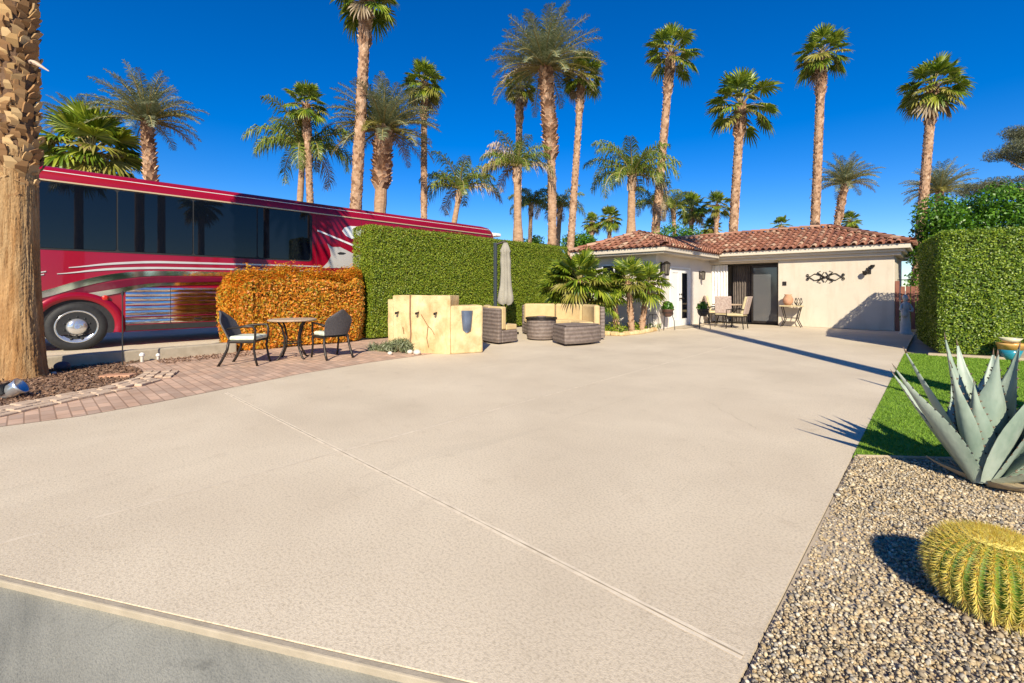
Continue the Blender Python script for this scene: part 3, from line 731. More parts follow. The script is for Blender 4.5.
# windows
uw = [20, 117, 193, 257, 310]
yw = [DX(u, 220, BX).y for u in uw]
yw[0] = -.15
def rrect(y0, y1, z0, z1, r, n=5):
    pts = []
    for (cy_, cz, a0) in ((y1 - r, z1 - r, 0), (y0 + r, z1 - r, 90), (y0 + r, z0 + r, 180), (y1 - r, z0 + r, 270)):
        for k in range(n + 1):
            q = R(a0 + 90 * k / n); pts.append((cy_ + r * math.cos(q), cz + r * math.sin(q)))
    return pts
def side_plate(name, pts, matl, x0, x1, parent, bevel=0):
    n = len(pts); b = MB()
    b.add([(x0, y, z) for y, z in pts] + [(x1, y, z) for y, z in pts], [tuple(range(n, 2 * n))] + [(i, (i + 1) % n, n + (i + 1) % n, n + i) for i in range(n)])
    return b.build(name, matl, parent, bevel=bevel)
side_plate('window_surround', rrect(yw[0] - .05, yw[-1] + .06, 2.09, 3.48, .12), M_black, BX, BX + .006, coach)
for i in range(4):
    side_plate('window', rrect(yw[i] + .015, yw[i + 1] - .015, 2.13, 3.46, .05 if i < 3 else .07), M_glass, BX, BX + .014 + .0, coach)
# driver's side window ahead
side_plate('window', rrect(B0 + .55, yw[0] - .12, 2.2, 3.3, .1), M_glass, BX, BX + .012, coach)
# lower bright ribbed panels
z_top = 1.30
rb = MB()
zs = np.linspace(.50, 1.33, 9)
ya, yb = 1.54, B1 - .5
for i in range(8):
    z0, z1 = zs[i] + .0025, zs[i + 1] - .0025; zm = (z0 + z1) / 2
    k = .012
    vs = []
    for y_ in (ya, yb):
        vs += [(BX, y_, z0), (BX + k, y_, z0 + .006), (BX + k + .0042, y_, zm), (BX + k, y_, z1 - .006), (BX, y_, z1)]
    rb.add(vs, [(j + 0, j + 1, j + 6, j + 5) for j in range(4)][::1])
pn = rb.build('bright_panel', mat('polished_steel', (.82, .81, .80), rough=.04, metal=1.0, bump=.28, bscale=5, stretch=(1, .55, 4), bdist=.012), coach)
bm = bmesh.new(); bm.from_mesh(pn.data); bmesh.ops.recalc_face_normals(bm, faces=bm.faces); bm.to_mesh(pn.data); bm.free()
for z, h_, mm in ((.665, .014, M_redd), (.92, .010, M_redd)):
    MB().box((BX, ya, z - h_), (BX + .026, yb, z + h_)).build('stripe', mm, coach)
MB().box((BX - .02, ya, .36), (BX + .016, yb, .485)).build('skirt', M_black, coach)
for y_ in (2.35, 3.55, 4.75, 6.0, 7.3):
    MB().box((BX + .001, y_ - .006, .50), (BX + .019, y_ + .006, 1.33)).build('bay_seam', M_black, coach)
for y_ in (2.9, 4.15, 5.3): MB().box((BX + .012, y_ - .07, .555), (BX + .032, y_ + .07, .60)).build('bay_latch', M_dark, coach, bevel=.006)
for y_ in (yw[-1] + .18, yw[-1] + 1.6): MB().box((BX, y_ - .004, 1.0), (BX + .003, y_ + .004, 3.45)).build('panel_seam', M_black, coach)
# swooshes
S = side_strip
S('stripe', [(68.7, 268.2), (100, 263.2), (150, 260.6), (225, 263), (320, 266)], [(68.7, 268.7), (100, 265.2), (150, 263), (225, 264.6), (320, 267)], M_silver)
S('stripe', [(57, 274.4), (100, 268.2), (150, 266.6), (225, 268.2), (320, 271)], [(57, 274.9), (100, 270.4), (150, 268.8), (225, 269.8), (320, 272)], M_silver)
S('swoosh', [(32, 295), (56, 287), (80, 280), (105, 274.5), (124, 272), (150, 270.6), (225, 272), (320, 275)],
  [(32, 302), (56, 294), (77, 288), (106, 280.5), (124, 278.4), (150, 275.4), (225, 276), (320, 279)], M_chrome, out=.006)
S('swoosh', [(20, 306), (37, 300.5), (77, 288.4), (106, 282.6), (150, 276.6), (225, 277.4), (320, 281)],
  [(20, 318), (37, 311), (77, 296.5), (106, 290), (150, 282.5), (225, 281.4), (320, 285)], M_redd, out=.014)
S('swoosh', [(60, 297), (90, 293), (106, 290.4), (150, 283), (225, 282), (300, 285)], [(60, 300), (90, 298), (106, 296), (150, 286), (225, 284.4), (300, 286)], M_chrome, out=.016)
# teardrop and scroll behind the last window
def blob(name, px, matl, out): 
    pts = [DX(u, v, BX) for u, v in px]; pts = [(p.y, p.z) for p in pts]
    a = sum(pts[i][0] * pts[(i + 1) % len(pts)][1] - pts[(i + 1) % len(pts)][0] * pts[i][1] for i in range(len(pts)))
    if a < 0: pts.reverse()
    return side_plate(name, pts, matl, BX, BX + out, coach)
blob('swoosh', [(342, 231), (344.5, 227.5), (350, 226), (358, 226.5), (366, 229), (360, 236), (352, 239), (346, 236)], M_pearl, .01)
blob('swoosh', [(327, 243.5), (332, 247), (340, 247), (352, 253), (372, 258), (372, 268), (322, 268), (328, 262), (331, 256), (330, 250)], M_silver, .008)
S('stripe', [(317, 229.5), (352, 244), (380, 255)], [(317, 231), (352, 246), (380, 257.5)], M_pearl, out=.012)
blob('emblem', [(337, 253.2), (340, 252), (344, 252.6), (346, 253.4), (343, 254.6), (339, 254.6)], M_black, .014)
# small bright script ahead of the first window
for k, (u0, v0, u1, v1) in enumerate(((37, 272.6, 46, 270.4), (38.5, 275, 44, 273.4))):
    S('emblem', [(u0, v0), (u1, v1)], [(u0, v0 + 1.1), (u1, v1 + 1.1)], M_silver, n=4)
# wheels
wc = DX(77, 327.5, BX); wy, wz = wc.y, .50
def wheel(y):
    Mx = Matrix.Translation((BX - .10, y, wz)) @ Matrix.Rotation(R(90), 4, 'Y')
    wt = MB().lathe([(.30, -.18), (.47, -.17), (.50, -.10), (.505, .06), (.48, .11), (.36, .12), (.30, .08)], n=40, M=Mx).build('tyre', M_black, coach, smooth=True)
    rim = MB().lathe([(.31, .02), (.345, .115), (.335, .125), (.30, .09), (.24, .07), (.17, .085), (.165, .13), (.13, .165), (.05, .175), (.0, .175)], n=40, M=Mx)
    hb = rim
    for k in range(10):
        q = 2 * PI * k / 10
        hb.lathe([(.018, 0), (.018, .04), (.010, .05)], (.205 * math.cos(q), .205 * math.sin(q), .07), 8, 1, M=Mx)
    for k in range(10):
        q = 2 * PI * (k + .5) / 10; hb.lathe([(.026, 0), (.026, .028)], (.27 * math.cos(q), .27 * math.sin(q), .062), 10, 1, M=Mx)  # raised black discs stand in for the shaded hand holes
    hb.build('rim', [mat('satin_alloy', (.60, .60, .60), (.72, .72, .72), rough=.18, metal=.75), M_black], wt, smooth=True)
    return wt
for y in (wy, 9.3, 10.6): wheel(y)
for y in (wy, 9.95):
    lo_, hi_ = (.60, .78)
    ext = 0 if y == wy else .65
    ar = MB(); n = 28; vs = []
    for i in range(n + 1):
        q = R(-14 + 208 * i / n); ex = ext * (1 if math.cos(q) > 0 else -1)
        for rr, xx in ((lo_, BX), (lo_, BX + .05), (hi_ - .04, BX + .055), (hi_, BX + .0)):
            vs.append((xx, y + rr * math.cos(q) + ex, wz + rr * math.sin(q) * .95))
    fs = [(i * 4 + k, (i + 1) * 4 + k, (i + 1) * 4 + k + 1, i * 4 + k + 1) for i in range(n) for k in range(3)]
    ob = ar.add(vs, fs).build('fender', M_red, coach, smooth=True)
    # dark wheel well
    wp = [(y + ext * (1 if math.cos(R(q)) > 0 else -1) + .605 * math.cos(R(q)), max(.342, wz + .605 * .95 * math.sin(R(q)))) for q in range(-20, 201, 10)]
    side_plate('wheel_well', wp, M_black, BX, BX + .003, coach)
MB().lathe([(.06, 0), (.06, .03), (.03, .05)], n=12, M=Matrix.Translation((BX + .02, DX(105, 298, BX).y, DX(105, 298, BX).z)) @ Matrix.Rotation(R(90), 4, 'Y')).build('marker_lamp', mat('lamp_red', (.5, .02, .01), rough=.2), coach)
MB().box((BX - .45, B1 - .02, BT - .36), (BX - .05, B1 + .35, BT - .22)).box((BX - .4, B1 - .1, BT - .5), (BX - .15, B1 + .03, BT - .2)).build('mirror', M_pearl, coach, bevel=.04)
MB().box((BX - 1.9, 4, BT), (BX - .8, 5.1, BT + .0)).build('roof_hatch', M_pearl, coach) if False else None

# ================================================================== HEDGES
hedge_box('tall_hedge', (-11.5, 6.0, 0), (-10.55, 14.6, 2.98), M_hedge, M_core, 'long tall clipped green hedge screening the red coach', 'hedge', dens=(4200, 500, 900, 4200, 2200), L=.042, W=.025, und=.035, depth=.09)
def otap(P):
    P = P.copy(); c = np.array([-10.97, 4.4, .84]); h = np.array([.52, 1.55, .84]); q = (P - c) / h; a = np.abs(q)
    e1 = np.clip((a[:, 0] - .4) / .6, 0, 1.2); e2 = np.clip((a[:, 1] - .75) / .25, 0, 1.2); e3 = np.clip((q[:, 2] - .62) / .38, 0, 1.2)
    P[:, 2] -= .12 * (e1 ** 2 + e2 ** 2) * (q[:, 2] > .3) * e3 ** .5 - .07 * np.sin(P[:, 1] * 3.3 + .6) * np.clip(q[:, 2], 0, 1) - .04 * np.sin(P[:, 1] * 8.1) * np.clip(q[:, 2], 0, 1)
    P[:, 1] -= np.sign(q[:, 1]) * .16 * (e1 ** 2) * e2 ** .5; P[:, 0] -= np.sign(q[:, 0]) * .10 * (e2 ** 2) * e1 ** .5
    P[:, 0] += .05 * np.sin(P[:, 1] * 4.0) * np.cos(P[:, 2] * 3.4) * (q[:, 0] > .5); return P
hedge_box('orange_hedge', (-11.5, 2.85, 0), (-10.45, 5.95, 1.64), M_orange, M_coreo, 'orange leaved low hedge beside the bistro set', 'hedge', taper=otap, dens=(2700, 500, 500, 2700, 2900), L=.07, W=.034, und=.07, ragged=.09, depth=.10)
def tap(P):
    P = P.copy(); z = np.clip(P[:, 2] / 2.45, 0, 1); x, y = P[:, 0].copy(), P[:, 1].copy(); fy = (y - 12.2) / 4.7
    P[:, 0] = np.where(x > .8, .8 + (x - .8) * (.10 + .90 * z ** .7), x + .02) - .34 * np.sin(np.clip(fy * 1.25, 0, 1) * PI / 2)
    P[:, 1] = y + (1 - z) * .05 * (y < 13) + x * .23 * (1 - fy); return P
hedge_box('clipped_hedge', (0.0, 12.2, 0), (2.7, 16.9, 2.45), M_hedgeR, M_core, 'big square clipped green hedge behind the turf on the right', 'hedge', dens=(1200, 3600, 500, 4200, 2200), L=.042, W=.027, und=.05, taper=tap)
def leaf_mass(name, label, cat, blobs, matl, n, L, W, stems, barkm=M_trunk, group=None, spread=1.1, up=0):
    c0 = Vector((sum(b[0][0] for b in blobs) / len(blobs), sum(b[0][1] for b in blobs) / len(blobs), 0))
    t = thing(name, label, cat, c0, 0, group); Ps = []; Ns = []
    tot = sum(b[1] ** 2 for b in blobs)
    for (c, r, sq) in blobs:
        k = int(n * r * r / tot); d = rng.normal(size=(k, 3)); d /= np.linalg.norm(d, axis=1)[:, None]
        rad = r * (rng.random(k) ** .35) * (1 + .22 * bumpy(d * 3 + np.array(c), 1.2))
        P = np.array(c) + d * rad[:, None] * np.array([1, 1, sq]); P[:, 2] = np.maximum(P[:, 2], .04)
        Ps.append(P); Ns.append(d)
    P = np.concatenate(Ps) - np.array(c0); N = np.concatenate(Ns)
    V, F = leaf_arrays(P, N, L, W, spread=spread, up=up); npmesh('crown', V, F, matl, t)
    tb = MB()
    for (a, b, r) in stems:
        a = Vector(a) - c0; b = Vector(b) - c0; mid = (a + b) / 2 + Vector((random.uniform(-.15, .15), random.uniform(-.15, .15), 0))
        tb.tube([a, mid, b], [r, r * .7, r * .3], 7)
    tb.build('trunk', barkm, t, smooth=True); return t
# large loose shrub behind the clipped hedge
random.seed(41); bl = []
for i in range(10):
    for z_ in (.6, 1.5, 2.4, 3.2, 3.75):
        x_ = -.25 + i * .58 + random.uniform(-.12, .2); y_ = 19.9 + random.uniform(-.5, .7)
        if z_ > 3.5: x_ += random.uniform(-.1, .3); z_ += random.uniform(-.25, .22)
        bl.append(((x_, y_, z_ + random.uniform(-.15, .15)), random.uniform(.50, .72), .95))
leaf_mass('large_shrub', 'big loose green shrub rising above the clipped hedge', 'shrub', bl, M_shrub, 60000, .12, .055, [((1.5, 20.5, 0), (.8, 20.3, 2.8), .08), ((1.6, 20.6, 0), (2.6, 20.8, 3), .08), ((1.5, 20.4, 0), (1.6, 19.9, 3), .07)])
bl = [((3.9 + random.uniform(-.5, 1.2), 14.2 + random.uniform(-.4, .9), random.uniform(.4, 2.8)), random.uniform(.45, .7), .9) for i in range(12)]
leaf_mass('dark_shrub', 'shaded green shrub right of the clipped hedge behind the teal pot', 'shrub', bl, M_shrub, 14000, .10, .05, [((4.0, 14.3, 0), (4.1, 14.4, 2.4), .06)])
# feathery tree at the right edge
tc_ = D(1030, 150, 21)
bl = []
for i in range(38):
    u = random.uniform(962, 1090) if i > 8 else random.uniform(1000, 1045); v = random.uniform(128, 196) if u > 996 else random.uniform(180, 198)
    p = D(u, v, 21 + random.uniform(-1, 1.5)); bl.append(((p.x, p.y, p.z), random.uniform(.35, .65), .55))
bs = D(1060, 300, 21)
stm = [((bs.x, bs.y, 0), tuple(D(1050, 180, 21)), .16)]
for i in range(0, 38, 2): stm.append((tuple(D(1050, 190, 21)), bl[i][0], .05))
leaf_mass('mesquite_tree', 'feathery grey green tree at the right edge beyond the shrub', 'tree', bl, M_mesq, 26000, .15, .024, stm, spread=1.3, up=.6)
# green masses behind the wing roof
for (lab, us, vs_, Dd, nn) in (('bright green bushy tree behind the valley of the tiled roofs', (642, 702), (224, 250), 27, 22), ('round dark green bush behind the end of the tall hedge', (565, 606), (232, 252), 27, 9),
                               ('low green bush behind the small palms left of the tiled roof', (508, 545), (234, 252), 29, 8)):
    bl = []
    for i in range(nn):
        u = random.uniform(*us); v = vs_[0] + (vs_[1] - vs_[0]) * random.random() + (abs(u - sum(us) / 2) / (us[1] - us[0])) * 14 + 4
        p = D(u, v, Dd + random.uniform(-.6, .6)); bl.append(((p.x, p.y, p.z), random.uniform(.45, .65), .85))
    for i in range(nn // 2):
        u = random.uniform(*us); p = D(u, 268 + random.uniform(-8, 8), Dd); bl.append(((p.x, p.y, p.z), random.uniform(.6, .9), 1))
    pc = D(sum(us) / 2, 260, Dd)
    leaf_mass('leafy_tree', lab, 'tree', bl, M_shrub, 9000, .14, .075, [((pc.x, pc.y, 0), (pc.x, pc.y, 3.2), .14)])

# ================================================================== PALMS
def fan_frond(mb, base, az, el, lp, lf, nseg, mi, droop=.25, width=125, sw=.047):
    d = Vector((math.cos(az) * math.cos(el), math.sin(az) * math.cos(el), math.sin(el)))
    side = Vector((-math.sin(az), math.cos(az), 0)); up = side.cross(d) * -1
    if up.z < 0: up = -up
    mid = base + d * lp * .55 + Vector((0, 0, .03)); hub = base + d * lp - Vector((0, 0, droop * .25 * lp))
    mb.tube([base, mid, hub], [.018, .012, .009], 4, 3, caps=False)
    d2 = (hub - mid).normalized()
    tilt = random.uniform(-.5, .3); roll = random.uniform(-.35, .35)
    sd_ = (side * math.cos(roll) + up * math.sin(roll)).normalized(); ax = (d2 + up * tilt * .5).normalized(); un = sd_.cross(ax).normalized()
    if un.z < 0: un = -un
    for i in range(nseg):
        th = R(-width + 2 * width * i / (nseg - 1)) + random.uniform(-.03, .03)
        L = lf * (.72 + .28 * math.cos(th * .8)) * random.uniform(.88, 1.08)
        dr = (ax * math.cos(th) + sd_ * math.sin(th)).normalized()
        pr = un.cross(dr).normalized(); fold = un * .02
        dz = droop * L * random.uniform(.35, 1.0)
        p1 = hub + dr * L * .52 - Vector((0, 0, dz * .12)); p2 = hub + dr * L * .86 - Vector((0, 0, dz * .55)); p3 = hub + dr * L * .98 - Vector((0, 0, dz * 1.1))
        w1 = sw * lf / .8 * 1.0
        mb.add([hub, p1 + pr * w1 + fold, p1 - fold, p1 - pr * w1 + fold, p2 + pr * w1 * .6, p2 - pr * w1 * .6, p3], [(0, 1, 2), (0, 2, 3), (1, 4, 5, 2), (2, 5, 3), (4, 6, 5)], mi)
def fan_crown(seed, nf=34, lowest=-55, compact=1.0, lp=.55, lf=.62, nseg=20, dead=3):
    random.seed(seed); mb = MB()
    for i in range(nf):
        f = i / (nf - 1); el = R(82 - (82 - lowest) * f ** .85 + random.uniform(-9, 9)); az = i * 2.39996 + random.uniform(-.3, .3)
        mi = 0
        if f > .55 and random.random() < .35: mi = 1
        if i >= nf - dead: mi = 2
        fan_frond(mb, Vector((0, 0, -.12 * f)), az, el, lp * random.uniform(.8, 1.1) * compact, lf * random.uniform(.85, 1.1), nseg, mi, droop=.10 + .42 * f)
    me = mb.build('crown', [M_fan, M_fany, M_dry, M_pet]); d = me.data; bpy.data.objects.remove(me); return d
def feather_frond(mb, az, el, L, nl, ll, arch, mi, vang=.5, droopl=.3, base=Vector((0, 0, 0)), lw=.013, plume=0.0):
    p = Vector(base); pts = [p.copy()]; e = el; n = 14; tw = random.uniform(-.4, .4)
    for i in range(n):
        d = Vector((math.cos(az) * math.cos(e), math.sin(az) * math.cos(e), math.sin(e))); p = p + d * (L / n); pts.append(p.copy())
        e -= arch / n * (.5 + 1.2 * i / n); az += tw / n * .5
    mb.tube(pts, [.022 * (1 - .85 * i / n) for i in range(n + 1)], 4, 3, caps=False)
    for i in range(nl):
        s = .12 + .87 * i / (nl - 1); k = min(int(s * n), n - 1); fr_ = s * n - k
        c = pts[k].lerp(pts[k + 1], fr_); t = (pts[k + 1] - pts[k]).normalized(); sd_ = t.cross(Vector((0, 0, 1)))
        sd_ = sd_.normalized() if sd_.length > .05 else Vector((1, 0, 0)); up = sd_.cross(t)
        l_ = ll * (math.sin(PI * min(1, s * .82 + .16)) ** .6) * random.uniform(.85, 1.12)
        for sg in (-1, 1):
            va = vang + random.uniform(-plume, plume)
            dr = (sd_ * sg * math.cos(va) + up * math.sin(va) + t * random.uniform(.55, .95)).normalized()
            q = c + dr * l_ * .55; q2 = c + dr * l_ - Vector((0, 0, droopl * l_ * random.uniform(.5, 1.3))); wv = t * lw
            mb.add([c - wv * .5, c + wv * .5, q + wv, q2, q - wv], [(0, 1, 2, 4), (4, 2, 3)], mi)
def feather_crown(seed, nf, L, nl, ll, arch, el_hi, el_lo, vang, droopl, leafm, dead=0, lw=.013, plume=0.1):
    random.seed(seed); mb = MB()
    for i in range(nf):
        f = i / (nf - 1); el = R(el_hi + (el_lo - el_hi) * f ** .8 + random.uniform(-7, 7)); az = i * 2.39996 + random.uniform(-.25, .25)
        mi = 2 if i >= nf - dead else (1 if (f > .75 and random.random() < .3) else 0)
        feather_frond(mb, az, el, L * random.uniform(.85, 1.08), nl, ll, arch * random.uniform(.8, 1.25) * (.8 + .4 * f), mi, vang, droopl, lw=lw, plume=plume)
    me = mb.build('crown', [leafm, M_fany, M_dry, M_pet]); d = me.data; bpy.data.objects.remove(me); return d
FANS = [fan_crown(11, 34, -42, 1.0, .58, .50, 20, 1), fan_crown(12, 28, -34, 1.08, .60, .50, 20, 0), fan_crown(13, 38, -50, 1.0, .56, .48, 20, 2)]
FANBIG = fan_crown(21, 34, -22, 1.0, .58, .54, 24, 0)
FANLOW = fan_crown(22, 32, -25, 1.0, .52, .52, 18, 0)
DATES = [feather_crown(31, 72, 1.12, 50, .21, .85, 86, -8, .30, .25, M_date, 2, .0075, .45), feather_crown(32, 56, 1.12, 48, .21, .9, 86, 6, .30, .3, M_date, 1, .0075, .45)]
QUEENS = [feather_crown(41, 20, 1.2, 46, .26, 1.8, 84, 8, .15, .8, M_queen, 1, .012, .6), feather_crown(42, 17, 1.2, 44, .28, 1.6, 82, 15, .2, .7, M_queen, 2, .012, .6)]
random.seed(99)
def trunk_mesh(base, top, r0, r1, parent, boots=None, bulge=0.0, curve=0.0, mats=(M_trunk, M_boot), rings=26):
    """tapered trunk from base to top (local), boots = (z fraction from, to, size, count)"""
    mb = MB(); axis = top - base; sidev = Vector((CY, SY, 0))
    pts, rs = [], []
    def at(f): return base + axis * f + sidev * (curve * math.sin(PI * f)) 
    def rad(f): return r0 + (r1 - r0) * f + bulge * math.exp(-((f - .45) / .16) ** 2) + (r0 * .35 * math.exp(-f * 14))
    for i in range(rings + 1):
        f = i / rings; pts.append(at(f)); rs.append(rad(f) * random.uniform(.95, 1.05))
    mb.tube(pts, rs, 12, 0)
    for (f0, f1, sz, cnt, flare) in (boots or []):
        for i in range(cnt):
            f = f0 + (f1 - f0) * (i + random.random() * .5) / cnt; q = i * 2.39996 + random.uniform(-.15, .15); r = rad(f)
            c = at(f); o_ = Vector((math.cos(q), math.sin(q), 0)); tt = Vector((-math.sin(q), math.cos(q), 0)); s = sz * random.uniform(.75, 1.25)
            up = Vector((0, 0, 1)); sl = random.uniform(-.35, .35) * s
            a = c + o_ * (r * .93) - up * s * .5
            vs = [a + tt * s * .55, a - tt * s * .55, c + o_ * (r + flare * s * .55) + tt * (s * .42 + sl * .3) + up * s * .25, c + o_ * (r + flare * s * .55) - tt * (s * .42 - sl * .3) + up * s * .25,
                  c + o_ * (r + flare * s) + tt * (s * .2 + sl) + up * s * .62, c + o_ * (r + flare * s) - tt * (s * .2 - sl) + up * s * .62, c + o_ * r * .9 + up * s * .5]
            mb.add(vs, [(1, 0, 2, 3), (3, 2, 4, 5), (5, 4, 6), (4, 2, 0, 6), (1, 3, 5, 6)], 1)
    return mb.build('trunk', list(mats), parent, smooth=False)
def palm(name, label, crown, Dd, cu, cv, bu, bv, Rpx, wpx, kind='fan', group=None, rz=None, bulge=0, curve=0, squash=1.0, bootsize=None, thickboots=None):
    top = D(cu, cv, Dd); lowp = D(bu, bv, Dd)
    f = (top.z - 0) / max(top.z - lowp.z, .1); base = top + (lowp - top) * f; base.z = 0
    t = thing(name, label, 'palm tree', base, 0, group)
    r = wpx / 2 / FPX * Dd * (.80 if kind == 'fan' else .74) / math.sqrt(1 + ((cu - 512) / FPX) ** 2) ** .6
    sc = Rpx / FPX * Dd
    hgt = top.z
    if kind == 'fan': bt = [(.12, .995, r * .62, int(hgt * 46), .22), (.84, .995, r * .9, int(hgt * 10), .6)]
    elif kind == 'date': bt = thickboots or [(.1, .98, r * .62, int(hgt * 40), .35), (.7, 1.0, r * .85, int(hgt * 14), .7)]
    else: bt = [(.9, 1.0, r * 1.2, 14, .3)]
    trunk_mesh(Vector((0, 0, 0)), top - base, r * 1.12, r * .86, t, bt, bulge, curve)
    c = link('crown', crown, t); c.location = top - base; c.rotation_euler = (0, 0, random.uniform(0, 6.28) if rz is None else rz); c.scale = (sc, sc, sc * squash)
    return t
GF = 'tall fan palms against the blue sky'
P_ = [
 ('fan_palm', 'very tall fan palm above the red coach, crown cut by the photo top', FANS[0], 18.5, 367, -6, 356, 205, 40, 14.5, 'fan'),
 ('fan_palm', 'slim tall fan palm right of the grey date palm behind the coach', FANS[2], 21, 424, 82, 424, 215, 29, 8.5, 'fan'),
 ('fan_palm', 'fan palm with hanging fronds above the drooping queen palm behind the coach windows', FANS[1], 18.2, 306, 104, 310, 198, 27, 9.5, 'fan'),
 ('fan_palm', 'fan palm partly hidden left of the tallest date palm', FANS[2], 24, 520, 86, 517, 240, 22, 9, 'fan'),
 ('fan_palm', 'leaning fan palm just right of the tallest date palm', FANS[0], 21, 582, 74, 571, 240, 27, 9, 'fan'),
 ('fan_palm', 'tall straight fan palm standing over the wing roof peak', FANS[1], 27, 671, 53, 657, 215, 33, 10.5, 'fan'),
 ('fan_palm', 'fan palm with open windblown crown behind the left part of the main roof', FANS[1], 26, 741, 104, 733, 235, 40, 11.5, 'fan'),
 ('fan_palm', 'tall fan palm rising behind the ridge of the main roof', FANS[0], 27, 822, 53, 815, 225, 31, 11.5, 'fan'),
 ('fan_palm', 'fan palm with full crown behind the large shrub on the right', FANS[2], 18.5, 933, 86, 923, 205, 37, 13, 'fan'),
]
for i, a in enumerate(P_): palm(*a[:8], a[8] * .88, a[9] * .92, a[10], group=GF)
GD = 'date palms with grey feather fronds'
palm('date_palm', 'grey date palm with arching crown left of the coach roof', DATES[1], 14.6, 147, 122, 151, 180, 48, 15, 'date', GD, squash=1.0)
palm('date_palm', 'shaggy dark grey date palm behind the very tall fan palm', DATES[0], 19.5, 384, 130, 380, 212, 51, 17, 'date', GD, thickboots=[(.70, 1.0, .26, 190, .8)])
palm('date_palm', 'tallest date palm with huge upright grey crown and curving trunk', DATES[0], 20.5, 545, 68, 548, 240, 54, 11.5, 'date', GD, curve=.22, thickboots=[(.64, 1.0, .24, 300, .75), (.05, .64, .10, 160, .2)])
palm('date_palm', 'small far date palm behind the right end of the main roof', DATES[1], 36, 845, 184, 837, 226, 29, 9, 'date', GD)
palm('date_palm', 'far date palm half hidden by the large shrub', DATES[1], 33, 940, 192, 938, 215, 30, 9, 'date', GD)
palm('date_palm', 'grey date palm low behind the big fan leaves left of the coach roof', DATES[1], 15.5, 84, 130, 86, 190, 34, 12, 'date', GD)
GQ = 'queen palms with drooping feather fronds'
palm('queen_palm', 'queen palm with long drooping fronds behind the coach windows', QUEENS[0], 19.5, 303, 150, 300, 200, 50, 9, 'queen', GQ)
palm('queen_palm', 'queen palm above the far end of the coach roof', QUEENS[1], 22.5, 460, 190, 455, 218, 40, 8, 'queen', GQ)
palm('queen_palm', 'queen palm with dead brown fronds before the half hidden fan palm', QUEENS[1], 20, 517, 168, 518, 240, 37, 11, 'queen', GQ, bulge=.08)
palm('queen_palm', 'queen palm with swollen pale trunk over the left slope of the wing roof', QUEENS[0], 25.5, 632, 176, 631, 235, 46, 11, 'queen', GQ, bulge=.12)
palm('queen_palm', 'short queen palm between the trunks beyond the tall hedge', QUEENS[0], 28, 531, 205, 530, 240, 25, 6, 'queen', GQ)
palm('queen_palm', 'low queen palm beside the leaning fan palm trunk', QUEENS[1], 30, 560, 208, 558, 240, 26, 7, 'queen', GQ)
palm('queen_palm', 'bushy queen palm crowded against the straight fan palm over the wing roof', QUEENS[1], 31, 655, 205, 655, 240, 26, 6, 'queen', GQ)
palm('queen_palm', 'queen palm in the middle of the cluster right of the wing roof peak', QUEENS[0], 32, 673, 208, 675, 240, 22, 6, 'queen', GQ)
GS = 'small distant fan palms'
for (lab, cu, cv, Rp, Dd, ci) in (('small far fan palm left of the swollen queen palm', 610, 218, 14, 38, 0), ('small far fan palm in the cluster right of the wing roof peak', 692, 207, 18, 35, 2),
        ('far fan palm left of the open crowned fan palm trunk', 717, 205, 15, 36, 1), ('lowest far fan palm by the roof valley', 711, 228, 12, 37, 0),
        ('small far fan palm top peeking over the ridge at its right end', 850, 221, 12, 38, 2), ('tiny fan palm top peeking over the middle of the main roof', 781, 226, 11, 38, 1), ('far fan palm between the two leaning trunks over the hedge', 592, 222, 12, 40, 2)):
    palm('small_fan_palm', lab, FANS[ci], Dd, cu, cv, cu - 1, cv + 30, Rp, 5.5, 'fan', GS)
palm('broad_fan_palm', 'broad low fan palm with big bright fans above the coach roof', FANBIG, 14.2, 92, 152, 92, 200, 50, 16, 'fan')

# dead hanging fronds on the left of one queen palm
q3 = [o for o in bpy.data.objects if o.get('label', '').startswith('queen palm with dead brown')][0]
q3c = [o for o in q3.children if o.name.startswith('crown')][0]
random.seed(17); mb = MB()
for k in range(4): feather_frond(mb, YAW + PI + random.uniform(-.5, .5), R(35 + 14 * k), 1.15, 46, .24, 2.0, 0, .1, 1.0, lw=.012, plume=.6)
o = mb.build('dead_fronds', [M_deadf, M_fany, M_dry, M_pet], q3); o.location = q3c.location; o.scale = q3c.scale
# ---- the near palm at the left edge
nb_ = G(20, 378); t = thing('near_palm', 'thick near palm trunk with peeling boots at the left edge of the photo', 'palm tree', nb_)
ntop = D(15, 0, 6.62) - nb_; lean = Vector((ntop.x / ntop.z, ntop.y / ntop.z, 0))
zz = np.array([0, .05, .15, .3, .5, .8, 1.2, 1.6, 2.0, 2.4, 2.8, 3.3]); rr = np.array([.325, .305, .29, .28, .268, .252, .236, .226, .219, .214, .212, .21])
N_, NZ = 200, 260
zq = np.linspace(0, 3.3, NZ); qq = np.linspace(0, 2 * PI, N_, endpoint=False); Zg, Qg = np.meshgrid(zq, qq, indexing='ij')
from mathutils import noise as mn
nz1 = np.array([[mn.fractal(Vector((math.cos(q) * 5.5, math.sin(q) * 5.5, z * .9)), 1.0, 2.0, 4) for q in qq] for z in zq])
nz2 = np.array([[mn.noise(Vector((math.cos(q) * 15, math.sin(q) * 15, z * 2.2))) for q in qq] for z in zq])
ringp = (zq * 13 + .5 * np.sin(zq * 4))[:, None] + nz1 * .9
ring = np.abs((ringp % 1) - .5) * 2
crack = np.clip(.28 - np.abs(nz2), 0, 1) / .28
rg = np.interp(Zg, zz, rr) * (1 + .03 * np.sin(Qg * 3 + Zg)) + nz1 * .007 - (ring ** 6) * .006 - crack ** 2 * .010 * np.clip(Zg * 2 + .3, 0, 1)
Vt = np.stack([lean.x * Zg + rg * np.cos(Qg), lean.y * Zg + rg * np.sin(Qg), Zg], axis=2).reshape(-1, 3)
